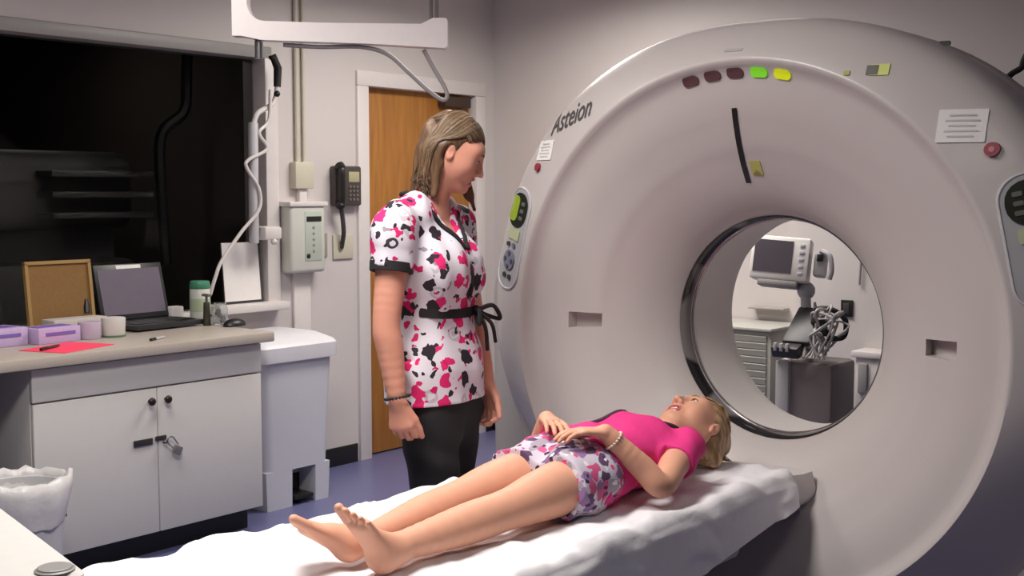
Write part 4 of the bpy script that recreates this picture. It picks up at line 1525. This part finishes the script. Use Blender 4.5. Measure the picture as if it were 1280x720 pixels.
# arms
sR, eR, wR = V((-2.447, 2.348, 1.372)), V((-2.447, 2.296, 1.105)), V((-2.415, 2.300, .890))
sL, eL, wL = V((-2.445, 2.705, 1.372)), V((-2.41, 2.745, 1.11)), V((-2.335, 2.705, .885))
for (a, b_, c) in ((sR, eR, wR), (sL, eL, wL)):
    S.chain([a, a.lerp(b_, .5), b_, b_.lerp(c, .3), c], [.047, .0435, .038, .0375, .025], .03)
hand(S, wR, (.10, .05, -.99), (.15, -.95, .0), 1, .98, (30, 42, 30), 2.5, 26)
hand(S, wL, (.32, -.10, -.94), (.25, .95, .1), -1, .98, (26, 34, 24), 2.5, 26)
# legs (under the trousers)
for sg in (-1, 1):
    S.cap((-2.41, 2.54 + sg * .078, .86), (-2.405 - sg * .02, 2.54 + sg * .060, .48), .075, .05, .03)
    S.cap((-2.405 - sg * .02, 2.54 + sg * .060, .48), (-2.435 - sg * .03, 2.54 + sg * .07, .09), .05, .035, .03)
body = S.build('body', [M_skin, M_lips, M_mouth], nu, NR, 1, hwhich)
face_parts(HP, HB, HS, nu, M_brow)

# scrub top
M_scrub = print_mat('floral_scrub', [
    (19, 34, .020, .42, [(0, a0(rgb(190, 186, 190))), (.60, rgb(184, 178, 186)), (.82, a0(rgb(190, 186, 190)))], 24, (1.1, .3, .7)),
    (29, 32, .050, .31, [(0, a0(rgb(255, 255, 255))), (.36, rgb(48, 42, 50)), (.74, a0(rgb(255, 255, 255))), (.84, rgb(150, 140, 150)), (.96, a0(rgb(255, 255, 255)))], 0, (.37, .21, .13)),
    (20, 40, .036, .46, [(0, rgb(214, 40, 108)), (.48, a0(rgb(255, 255, 255))), (.62, rgb(46, 40, 48)), (.78, a0(rgb(255, 255, 255)))], 0, (0, 0, 0)),
    (34, 50, .022, .34, [(0, a0(rgb(255, 255, 255))), (.54, rgb(196, 34, 96)), (.74, a0(rgb(255, 255, 255))), (.9, rgb(52, 46, 54)), (.97, a0(rgb(255, 255, 255)))], 0, (.17, .41, .53)),
    (15, 24, .010, .28, [(0, a0(rgb(255, 255, 255))), (.76, rgb(58, 54, 60)), (.97, a0(rgb(255, 255, 255)))], 34, (.77, .61, .33)),
], rgb(212, 207, 216))
M_blk = mat('black_cloth', rgb(26, 22, 26), .8, noise=.2, bump=.1, bscale=200)
T = SDF((-2.72, 2.22, .78), (-2.14, 2.90, 1.50), .0045)
T.ecap((-2.425, 2.54, .80), (-2.428, 2.542, .95), (.200, .142), (.186, .130), side, .03)
T.ecap((-2.428, 2.542, .95), (-2.43, 2.545, 1.0), (.186, .130), (.172, .120), side, .03)
T.ecap((-2.43, 2.545, 1.0), (-2.43, 2.545, 1.14), (.172, .120), (.146, .104), side, .02)
T.ecap((-2.43, 2.545, 1.14), (-2.43, 2.53, 1.27), (.146, .104), (.160, .111), side, .02)
T.ecap((-2.43, 2.53, 1.27), (-2.445, 2.525, 1.39), (.164, .108), (.15, .072), side, .04)
for sg in (-1, 1):
    T.ell((-2.356, 2.53 + sg * .066, 1.235), (.052, .066, .075), None, .06)
    T.cap((-2.447, 2.525 + sg * .06, 1.428), (-2.447, 2.525 + sg * .165, 1.388), .050, .060, .03)
T.chain([sR, sR.lerp(eR, .5), eR], [.0605, .058, .058], .03)
T.chain([sL, sL.lerp(eL, .5), eL], [.0605, .058, .058], .03)
T.fold(.0035, 30, 55, 9)
T.fold(.0025, 60, 22, 34, 1.0)
# arms holes / hem / neck
uR = (eR - sR).normalized()
for (a, b_) in ((sR, eR), (sL, eL)):
    u_ = (b_ - a).normalized()
    T.cap(a.lerp(b_, .47) + u_ * .06, a.lerp(b_, .47) + u_ * .12, .085, .085, .002, 's') if False else None
T.half((-2.42, 2.54, .862), (.04, 0, -1))
# sleeve ends: cut with a capsule-shaped void beyond the hem
for (a, b_) in ((sR, eR), (sL, eL)):
    u_ = (b_ - a).normalized()
    p0 = a.lerp(b_, .42)
    sgn = -1 if a.y < 2.5 else 1
    sl, x, y, z = T.win((-2.6, 2.2, 1.0) if sgn < 0 else (-2.6, a.y - .03, 1.0), (-2.25, a.y + .03, 1.36) if sgn < 0 else (-2.25, 2.9, 1.36), 0)
    v = (x - p0.x) * u_.x + (y - p0.y) * u_.y + (z - p0.z) * u_.z
    lim = (y - (a.y + .018)) if sgn < 0 else ((a.y - .018) - y)
    cut = np.maximum(-v, lim)          # negative inside the void
    T.d[sl] = np.maximum(T.d[sl], -cut)
# V neck: wedge of skin at the front, round at the back
T.cap((-2.452, 2.525, 1.40), (-2.41, 2.555, 1.56), .060, .062, .004, 's')
for k in range(8):
    t = k / 7
    z = 1.435 - .125 * t
    T.ell((-2.345 + .03 * t, 2.53, z), (.085 - .03 * t, .058 * (1 - t) + .006, .022), None, .006, 's')
T.build('scrub_top', M_scrub, nu, NR, 1)
# trims
q = MB()


def on_top(y, z, x0=-2.20):
    """front surface of the scrub top along -X from x0"""
    iy = int(round((y - T.lo[1]) / T.h)); iz = int(round((z - T.lo[2]) / T.h))
    col_ = T.d[:, iy, iz]
    xs = T.lo[0] + T.h * np.arange(len(col_))
    for i in range(len(xs) - 1, 0, -1):
        if xs[i] < x0 and col_[i] < 0:
            return float(xs[i]) + .002
    return None


trimpts = []
for sg in (-1, 1):
    pts = []
    for k in range(12):
        t = k / 11
        z = 1.31 + .10 * t
        w_ = .012 + .062 * t
        x_ = on_top(2.53 + sg * w_, z)
        if x_:
            pts.append(V((x_ + .002, 2.53 + sg * w_, z)))
    pts += [V((-2.455, 2.525 + sg * .072, 1.468))] if not pts else [V((-2.43, 2.53 + sg * .078, 1.458)), V((-2.47, 2.527 + sg * .07, 1.474))]
    trimpts.append(pts)
    q.tube(pts, .0075, 8)
q.tube(bez([trimpts[0][-1], (-2.512, 2.497, 1.47), (-2.518, 2.527, 1.468), (-2.512, 2.557, 1.47), trimpts[1][-1]], 5), .008, 8)
vb = on_top(2.53, 1.30)
q.tube([(on_top(2.53, z) + .002, 2.53 + .010 * (1.31 - z) / .1, z) for z in (1.312, 1.29, 1.26, 1.23, 1.20, 1.17)], .006, 8)
q.build('neckline_trim', M_blk, nu, smooth=180)
for (a, b_) in ((sR, eR), (sL, eL)):
    u_ = (b_ - a).normalized()
    p0 = a.lerp(b_, .405)
    w_ = V((1, 0, 0)); w_ = (w_ - u_ * w_.dot(u_)).normalized(); w2 = u_.cross(w_)
    q = MB()
    rings = []
    for dz, r in ((-.014, .058), (-.014, .0635), (.012, .062), (.014, .058), (.010, .050)):
        rings.append([p0 + u_ * dz + (w_ * math.cos(t) * 1.0 + w2 * math.sin(t)) * r for t in np.linspace(0, 2 * PI, 29)[:-1]])
    q.loft(rings, caps=False)
    q.build('sleeve_cuff', M_blk, nu)
# sash
q = MB()
def radial(F, c, ang, z, r0=.172):
    rr = np.arange(r0, .03, -.001)
    ix = np.clip(np.round((c[0] + rr * math.cos(ang) - F.lo[0]) / F.h).astype(int), 0, F.n[0] - 1)
    iy = np.clip(np.round((c[1] + rr * math.sin(ang) - F.lo[1]) / F.h).astype(int), 0, F.n[1] - 1)
    v = F.d[ix, iy, int(round((z - F.lo[2]) / F.h))]
    k = np.argmax(v < 0)
    return float(rr[k] + v[k])


rings = []
for dz, off in ((-.015, .000), (-.013, .005), (.013, .005), (.015, .000)):
    ring = []
    for t in np.linspace(0, 2 * PI, 73)[:-1]:
        zz = 1.135 + dz - .012 * math.cos(t)
        rd = np.mean([radial(T, (-2.43, 2.545), t + e_, 1.135 - .012 * math.cos(t)) for e_ in (-.12, -.06, 0, .06, .12)]) + off
        ring.append(V((-2.43 + rd * math.cos(t), 2.545 + rd * math.sin(t), zz)))
    rings.append(ring)
q.loft(rings, caps=False)
sash = q.build('sash', M_blk, nu)
q = MB()
bw = V((-2.43 + .125 * math.cos(.45), 2.545 + .125 * math.sin(.45), 1.125))
q.ball(bw, .016, n=10)
q.tube(bez([bw, bw + V((.03, .05, .012)), bw + V((.035, .09, -.03)), bw + V((.015, .05, -.02)), bw]), .007, 6)
q.tube(bez([bw, bw + V((.03, -.04, .0)), bw + V((.035, -.05, -.035)), bw + V((.01, -.02, -.02)), bw]), .007, 6)
q.tube(bez([bw, bw + V((.035, .03, -.04)), bw + V((.035, .06, -.10))]), .006, 6)
q.tube(bez([bw, bw + V((.03, .0, -.05)), bw + V((.032, .01, -.12))]), .006, 6)
q.build('bow', M_blk, sash)
# trousers
Q = SDF((-2.66, 2.26, .03), (-2.20, 2.84, .96), .005)
Q.ecap((-2.42, 2.54, .83), (-2.42, 2.545, .92), (.160, .105), (.15, .10), side, .03)
for sg in (-1, 1):
    Q.cap((-2.405, 2.54 + sg * .078, .83), (-2.405 - sg * .02, 2.54 + sg * .060, .48), .088, .068, .04)
    Q.cap((-2.405 - sg * .02, 2.54 + sg * .060, .48), (-2.435 - sg * .03, 2.54 + sg * .07, .06), .068, .062, .03)
Q.fold(.003, 18, 24, 40)
Q.half((0, 0, .045), (0, 0, -1))
Q.build('trousers', mat('black_trousers', rgb(22, 20, 24), .8, noise=.2), nu, NR, 1)
for sg in (-1, 1):
    q = SDF((-2.60, 2.36, -.005), (-2.14, 2.74, .13), .005)
    y = 2.54 + sg * .070
    q.ecap((-2.48 - sg * .03, y, .045), (-2.27 - sg * .03, y + sg * .012, .036), (.038, .042), (.042, .032), (0, 1, 0), .02)
    q.cap((-2.455 - sg * .03, y, .06), (-2.445 - sg * .03, y, .10), .04, .036, .02)
    q.half((0, 0, .003), (0, 0, -1))
    q.build('shoe', mat('black_shoe', rgb(30, 28, 30), .4), nu, NR)
# bracelet
q = MB()
for k in range(22):
    a = 2 * PI * k / 22
    q.ball(wR + V((.034 * math.cos(a), .034 * math.sin(a), .012 + .007 * math.cos(a))), .0048, n=8)
q.build('bracelet', M_black, nu)

# hair: cap and locks, then strands
M_hair = hair_mat('hair_brown', rgb(78, 58, 43), rgb(100, 76, 56), rgb(124, 98, 72))
Hs = SDF(HC - V((.20, .20, .26)), HC + V((.18, .18, .17)), .004)
Bn = np.array(HB)
Hs.ell(HP(-.0275, 0, .035), (.1015 * HS, .084 * HS, .0925 * HS), Bn, .01)
Hs.ell(HP(-.060, 0, -.02), (.062 * HS, .076 * HS, .085 * HS), Bn, .03)
# falling locks (gravity is world down)
for (x, y, z, dx, dy, dz, r0, r1) in ((-.055, -.055, -.02, -.045, -.012, -.135, .030, .014), (-.075, -.03, -.03, -.055, -.01, -.140, .034, .014), (-.08, .0, -.03, -.055, .0, -.140, .034, .014),
                                      (-.075, .03, -.03, -.04, .01, -.140, .034, .014), (-.055, .055, -.02, -.02, .02, -.135, .030, .014), (-.035, -.070, .0, -.03, -.012, -.135, .020, .012),
                                      (-.01, .076, .02, .028, .02, -.145, .022, .013), (.0, .080, .0, .045, .025, -.17, .016, .007)):
    a = HP(x, y, z)
    Hs.cap(a, a + V((dx, dy, dz)), r0, r1, .02)
Hs.fold(.0022, 85, 85, 10)
# cut the face and the near ear free
Hs.ell(HP(.085, 0, -.055), (.092 * HS, .078 * HS, .112 * HS), Bn, .012, 's')
for y in (-1, 1):
    Hs.ell(HP(.088, y * .05, .004), (.082 * HS, .070 * HS, .068 * HS), Bn, .010, 's')
Hs.ell(HP(.052, -.06, -.062), (.062 * HS, .065 * HS, .085 * HS), Bn, .012, 's')
Hs.ell(HP(-.012, -.092, -.012), (.018 * HS, .030 * HS, .034 * HS), Bn, .006, 's')


def snap(F, p, off):
    for _ in range(4):
        g_ = [(p[k] - F.lo[k]) / F.h for k in range(3)]
        i = [int(v) for v in g_]
        if any(i[k] < 1 or i[k] >= F.n[k] - 2 for k in range(3)):
            return p
        d0 = float(F.d[tuple(i)])
        gr = V([float(F.d[tuple(i[m] + (m == k) for m in range(3))]) - d0 for k in range(3)]) / F.h
        if gr.length < .2 or abs(d0) > .06:
            return p
        d_ = d0 + sum(gr[k] * (g_[k] - i[k]) * F.h for k in range(3))
        p = p - gr.normalized() * (d_ - off) * .9
    return p


hair = Hs.build('hair', M_hair, nu, NR, 1)
q = MB()
rnd = random.Random(5)


def ellp(x, y, z, k=1.0):
    c = V((-.022, 0, .036))
    p = V((x, y, z)) - c
    f = 1 / math.sqrt((p.x / .103) ** 2 + (p.y / .084) ** 2 + (p.z / .093) ** 2)
    return c + p * f * k


qs = [q, MB(), MB()]
for i in range(620):
    sg = -1 if i % 5 < 3 else 1
    t = rnd.random() ** .8
    lift = 1.006 + .022 * rnd.random()
    st_ = ellp(.074 - .13 * t, sg * .006, .13, lift)
    m1 = ellp(.052 - .125 * t, sg * .045, .115 - .02 * t, lift)
    md = ellp(.012 - .10 * t, sg * (.080 - .01 * t), .060 - .03 * t, lift + .006)
    en = ellp(-.050 - .045 * t, sg * .070, .005 - .03 * t, lift + .02)
    pts = [HP(*st_), HP(*m1), HP(*md), HP(*en)]
    ln = rnd.uniform(.10, .155)
    p = pts[-1]
    cu_ = rnd.uniform(-1, 1)
    pts += [p + V((-.022, .004 * sg, -ln * .45)), p + V((-.036 + .01 * cu_, .006 * sg + .012 * rnd.uniform(-1, 1), -ln * .8)), p + V((-.034 + .022 * cu_, .008 * sg + .016 * rnd.uniform(-1, 1), -ln))]
    of_ = rnd.uniform(.0, .004)
    pp_ = bez(pts, 4)
    pp_ = [snap(Hs, p_, of_) if k < len(pp_) - 5 else p_ for k, p_ in enumerate(pp_)]
    n_ = len(pp_)
    w_ = rnd.uniform(.0009, .0019)
    qs[rnd.choice((0, 0, 1, 1, 2))].tube(pp_, [w_ * (.35 + .65 * math.sin(PI * min(.93, .12 + k / n_))) for k in range(n_)], 5)
for i in range(260):      # from the hairline at the forehead and temples, swept back
    y = -.078 + .156 * rnd.random()
    zf = .078 - .012 * rnd.random() - 5.5 * y * y
    sg = 1 if y > 0 else -1
    a_ = ellp(.09 - 8 * y * y, y, zf - .036 + .036, 1.0)
    b_ = ellp(.045 - 3 * y * y, y * 1.05 + sg * .012, .098 - 5 * y * y, 1.0)
    c_ = ellp(-.01, y * .9 + sg * .02, .09 - 5 * y * y, 1.0)
    d_ = ellp(-.06, y * .9 + sg * .015, .05 - 4 * y * y, 1.0)
    of_ = rnd.uniform(.0005, .0035)
    pp_ = [snap(Hs, p_, of_) for p_ in bez([HP(*a_), HP(*b_), HP(*c_), HP(*d_)], 5)]
    w_ = rnd.uniform(.0009, .0018)
    qs[rnd.choice((0, 0, 1, 1, 2))].tube(pp_, [w_ * (.4 + .6 * math.sin(PI * min(.93, .1 + k / len(pp_)))) for k in range(len(pp_))], 5)
qs[1].build('loose_strands', mat('strand_dark', rgb(76, 58, 44), .55), hair, smooth=180)
qs[2].build('loose_strands', mat('strand_light', rgb(142, 116, 86), .55), hair, smooth=180)
qs[0].build('loose_strands', mat('strand_mid', rgb(104, 82, 60), .55), hair, smooth=180)
q = MB().tube(bez([HP(-.078, -.05, .065), HP(-.092, -.02, .075), HP(-.097, .01, .075)], 6), .008, 8)
q.build('hair_clip', M_dark, hair)
# hair elastic with a pink bead at the far side
MB().ball(HP(.012, .06, -.155), .011, n=10).build('pink_hair_tie', mat('pink_tie', rgb(226, 50, 110), .5), hair) if False else None

nu.rotation_euler = (0, 0, math.radians(15))
nu.scale = (.985, .985, .985)

# ---------------------------------------------------------------- girl
GR = V((-1.82, 2.35, TZ))
gi = root('person', GR, 'barefoot girl in a pink shirt and floral skirt lying on the scan table', 'person')
S = SDF((-2.13, 1.54, .655), (-1.52, 3.10, .95), .0030)
sx = (1, 0, 0)
LX, RXX = -1.765, -1.895
S.ecap((-1.825, 2.40, .748), (-1.825, 2.53, .752), (.125, .080), (.105, .078), sx, .03)
S.ecap((-1.825, 2.53, .752), (-1.82, 2.70, .758), (.108, .080), (.128, .083), sx, .03)
S.ecap((-1.82, 2.70, .758), (-1.82, 2.77, .755), (.125, .08), (.105, .05), sx, .03)
for (hx_, kx, kz, ax, ay, r) in ((LX, -1.76, .722, -1.785, 1.69, 1), (RXX, -1.905, .722, -1.885, 1.70, 1)):
    S.ell((kx, 2.075, kz + .010), (.034, .045, .038), None, .02)
    S.chain([(hx_, 2.38, .738), (kx, 2.20, .730), (kx, 2.08, kz), (kx + (ax - kx) * .35, 1.95, .714), (ax, ay + .08, .704), (ax, ay + .01, .702)], [.074, .060, .0465, .0455, .031, .029], .03)
# feet: heel down, toes up
for (ax, ay, tx, tz, ty, sgn) in ((-1.772, 1.708, -1.776, .798, 1.620, 1), (-1.885, 1.715, -1.935, .762, 1.602, -1)):
    hl = V((ax, ay - .012, .695))
    tp = V((tx, ty, tz))
    S.ell(hl, (.030, .034, .030), None, .015)
    u_ = (tp - hl).normalized()
    sdv = V((1, 0, 0))
    sdv = (sdv - u_ * sdv.dot(u_)).normalized()
    dorsal = sdv.cross(u_)
    if dorsal.y < 0:
        dorsal = -dorsal
    ball = hl + u_ * ((tp - hl).length * .80)
    S.ecap(hl + dorsal * .006, ball, (.027, .027), (.039, .017), sdv, .02)
    S.cap(V((ax, ay + .03, .704)), hl.lerp(ball, .45) + dorsal * .012, .029, .018, .025)
    for k in range(5):
        # big toe towards the other foot
        off = (-.032 + .0168 * k) * sgn
        ln = (.036, .035, .031, .027, .021)[k]
        r = (.0112, .0078, .0074, .0070, .0066)[k]
        b0 = ball + sdv * off * .95 + u_ * (.010 - .004 * k)
        b1 = b0 + u_ * ln + sdv * off * .06
        S.cap(b0, b1, r, r * .92, .002)
# neck and head
S.cap((-1.82, 2.765, .764), (-1.81, 2.88, .775), .047, .043, .025)
GC = V((-1.797, 2.950, .778))
gf = V((-.20, -.24, .95))
GB = basis(gf, (-.04, .97, .22))
GP, gwhich = head(S, GC, GB, .96, 1.2)
# arms
sL, eL, wL = V((-1.695, 2.742, .765)), V((-1.615, 2.505, .722)), V((-1.715, 2.405, .858))
sR, eR, wR = V((-1.945, 2.742, .765)), V((-2.035, 2.53, .728)), V((-1.925, 2.435, .862))
for (a, b_, c) in ((sL, eL, wL), (sR, eR, wR)):
    S.chain([a, a.lerp(b_, .5), b_, b_.lerp(c, .35), c], [.044, .037, .031, .030, .0215], .025)
hand(S, wR, (.80, -.58, .06), (.05, .1, 1), 1, .82, (8, 16, 14), 3, 34)
hand(S, wL, (-.62, -.78, .10), (.05, .15, 1), -1, .82, (10, 18, 14), 3, 34)
S.build('body', [M_skin2, M_lips, M_mouth], gi, GR, 1, gwhich)
face_parts(GP, GB, .96, gi, mat('brow_blond', rgb(150, 110, 72), .7))
MB().ball(GP(.083, 0, -.0605), .012, (.6, 1.25, .42), 12, rot=GB).build('teeth', M_teeth, gi)
# shirt
M_pink = mat('pink_shirt', rgb(220, 58, 130), .75, noise=.05, nscale=40, bump=.15, bscale=60, spec=.2)
T = SDF((-2.11, 2.28, .655), (-1.56, 2.88, .93), .004)
T.ecap((-1.825, 2.32, .745), (-1.825, 2.46, .75), (.160, .104), (.150, .104), sx, .02)
T.ecap((-1.825, 2.46, .75), (-1.825, 2.52, .75), (.150, .104), (.128, .095), sx, .02)
T.ecap((-1.825, 2.51, .75), (-1.82, 2.69, .758), (.122, .090), (.138, .094), sx, .02)
T.ecap((-1.82, 2.69, .758), (-1.82, 2.785, .758), (.135, .09), (.105, .056), sx, .03)
for (a, b_) in ((sL, eL), (sR, eR)):
    T.cap(a, a.lerp(b_, .36), .055, .050, .025)
T.fold(.003, 25, 40, 30)
T.fold(.0022, 60, 18, 50, 2.0)
T.half((-1.70, 2.372, .70), (.06, -1, .30))
T.half((0, 0, .662), (0, 0, -1))
for (a, b_) in ((sL, eL), (sR, eR)):
    u_ = (b_ - a).normalized()
    p0 = a.lerp(b_, .40)
    sgn = 1 if a.x > -1.82 else -1
    sl, x, y, z = T.win((a.x - .015, 2.4, .6) if sgn > 0 else (-2.2, 2.4, .6), (-1.5, 2.8, .95) if sgn > 0 else (a.x + .015, 2.8, .95), 0)
    v = (x - p0.x) * u_.x + (y - p0.y) * u_.y + (z - p0.z) * u_.z
    lim = ((a.x + .012) - x) if sgn > 0 else (x - (a.x - .012))
    cut = np.maximum(-v, lim)
    T.d[sl] = np.maximum(T.d[sl], -cut)
T.cap((-1.82, 2.775, .775), (-1.815, 2.90, .80), .053, .06, .006, 's')
T.ell((-1.82, 2.775, .845), (.05, .045, .05), None, .01, 's')
T.build('pink_shirt', M_pink, gi, GR, 1)
# dark collar edge of the shirt
q = MB()
cp = []
for t in np.linspace(-2.3, 2.3, 19):
    x = -1.82 + .058 * math.sin(t)
    y = 2.80 - .058 * math.cos(t)
    z = .775 + .048 * math.cos(t * .62) ** 1.0
    cp.append((x, y, z + .004))
q.tube(cp, .007, 8)
M_col = mat('collar_dark', rgb(78, 42, 66), .7)
q.build('collar_trim', M_col, gi, smooth=180)


def top_z(F, x, y):
    ix, iy = int(round((x - F.lo[0]) / F.h)), int(round((y - F.lo[1]) / F.h))
    c_ = F.d[ix, iy]
    k = np.nonzero(c_ < 0)[0]
    return float(F.lo[2] + F.h * k[-1]) if len(k) else None


for (xa, xb) in ((-1.862, -1.872),):
    pts = []
    for k in range(14):
        t = k / 13
        x, y = xa + (xb - xa) * t, 2.775 - .23 * t
        z = top_z(T, x, y)
        if z:
            pts.append(V((x, y, z + .0005)))
    for _ in range(3):
        pts = [pts[0]] + [(pts[k - 1] + pts[k] + pts[k + 1]) / 3 for k in range(1, len(pts) - 1)] + [pts[-1]]
    MB().tube(pts, [.0085] * (len(pts) - 3) + [.007, .005, .003], 8).build('neck_tie', M_col, gi, smooth=180)
# skirt
M_skirt = print_mat('floral_skirt', [
    (36, 46, .016, .66, [(0, rgb(196, 186, 200)), (.22, rgb(142, 114, 156)), (.44, rgb(200, 88, 132)), (.64, rgb(92, 70, 100)), (.82, rgb(160, 150, 162))], 0, (0, 0, 0)),
    (50, 66, .014, .40, [(0, a0(rgb(255, 255, 255))), (.45, rgb(226, 220, 228)), (.72, rgb(70, 50, 78)), (.86, rgb(222, 74, 130))], 0, (.31, .11, .7)),
], rgb(196, 188, 202))
K = SDF((-2.08, 2.12, .655), (-1.62, 2.56, .90), .004)
K.ecap((-1.825, 2.38, .745), (-1.825, 2.50, .75), (.142, .089), (.12, .086), sx, .02)
for (hx_, kx) in ((LX, -1.758), (RXX, -1.907)):
    K.cap((hx_, 2.39, .738), (kx, 2.19, .730), .090, .077, .03)
K.fold(.0035, 55, 30, 40)
K.fold(.003, 22, 60, 20, 1.4)
K.half((0, 2.195, 0), (.0, -1, 0.1))
K.half((0, 2.51, 0), (0, 1, 0))
K.half((0, 0, .662), (0, 0, -1))
for (hx_, kx) in ((LX, -1.758), (RXX, -1.907)):
    K.cap((kx, 2.15, .729), (kx, 2.235, .731), .0655, .067, .002, 's')
K.build('skirt', M_skirt, gi, GR, 1)
q = MB()
for k in range(18):
    a = 2 * PI * k / 18
    u_ = (wL - eL).normalized()
    w_ = u_.orthogonal().normalized(); w2 = u_.cross(w_)
    q.ball(wL - u_ * .03 + (w_ * math.cos(a) + w2 * math.sin(a)) * .0265, .004, n=8)
q.build('bracelet', mat('bracelet_pale', rgb(206, 186, 172), .4), gi)
# hair
M_hair2 = hair_mat('hair_blond', rgb(112, 84, 56), rgb(150, 118, 84), rgb(186, 156, 118))
Hs = SDF(GC - V((.16, .16, .15)), GC + V((.16, .22, .17)), .004)
Bn = np.array(GB)
Hs.ell(GP(-.0265, 0, .035), (.099, .081, .090), Bn, .01)
Hs.cap(GP(-.075, -.03, -.0), GP(-.05, -.05, .06), .035, .04, .03)
Hs.cap((-1.80, 2.99, .735), (-1.765, 3.035, .715), .045, .032, .03)
Hs.cap((-1.77, 2.94, .72), (-1.735, 2.965, .695), .034, .026, .03)
Hs.fold(.002, 60, 40, 60)
Hs.ell(GP(.085, 0, -.055), (.092, .078, .118), Bn, .012, 's')
for y in (-1, 1):
    Hs.ell(GP(.052, y * .06, -.062), (.066, .065, .085), Bn, .012, 's')
    Hs.ell(GP(-.012, y * .092, -.012), (.020, .030, .036), Bn, .006, 's')
Hs.half((0, 0, .662), (0, 0, -1))
hair2 = Hs.build('hair', M_hair2, gi, GR, 1)
q = MB()
rnd = random.Random(9)
for i in range(110):
    sg = -1 if i % 2 else 1
    t = rnd.random()
    st_ = ellp(.072 - .06 * t, sg * (.005 + .05 * rnd.random()), .09, 1.012)
    md = ellp(.0 - .07 * t, sg * .055, .09, 1.02)
    en = ellp(-.09, sg * .03 * rnd.random(), .06, 1.04)
    pts = [GP(*st_), GP(*ellp(*(st_ * .5 + md * .5), 1.015)), GP(*md), GP(*en)]
    p = pts[-1]
    pts.append(V((p.x + .02 * rnd.uniform(-1, 1.6), min(3.035, p.y + .01 + .02 * rnd.random()), max(.675, p.z - .03))))
    pp_ = [V((a.x, a.y, max(a.z, .668))) for a in bez(pts, 5)]
    q.tube(pp_, [.0014 + .0016 * math.sin(PI * min(1, .15 + k / len(pp_))) for k in range(len(pp_))], 5)
q.build('loose_strands', M_hair2, hair2, smooth=180)

for o in bpy.data.objects:
    if '_w' in o:
        del o['_w']
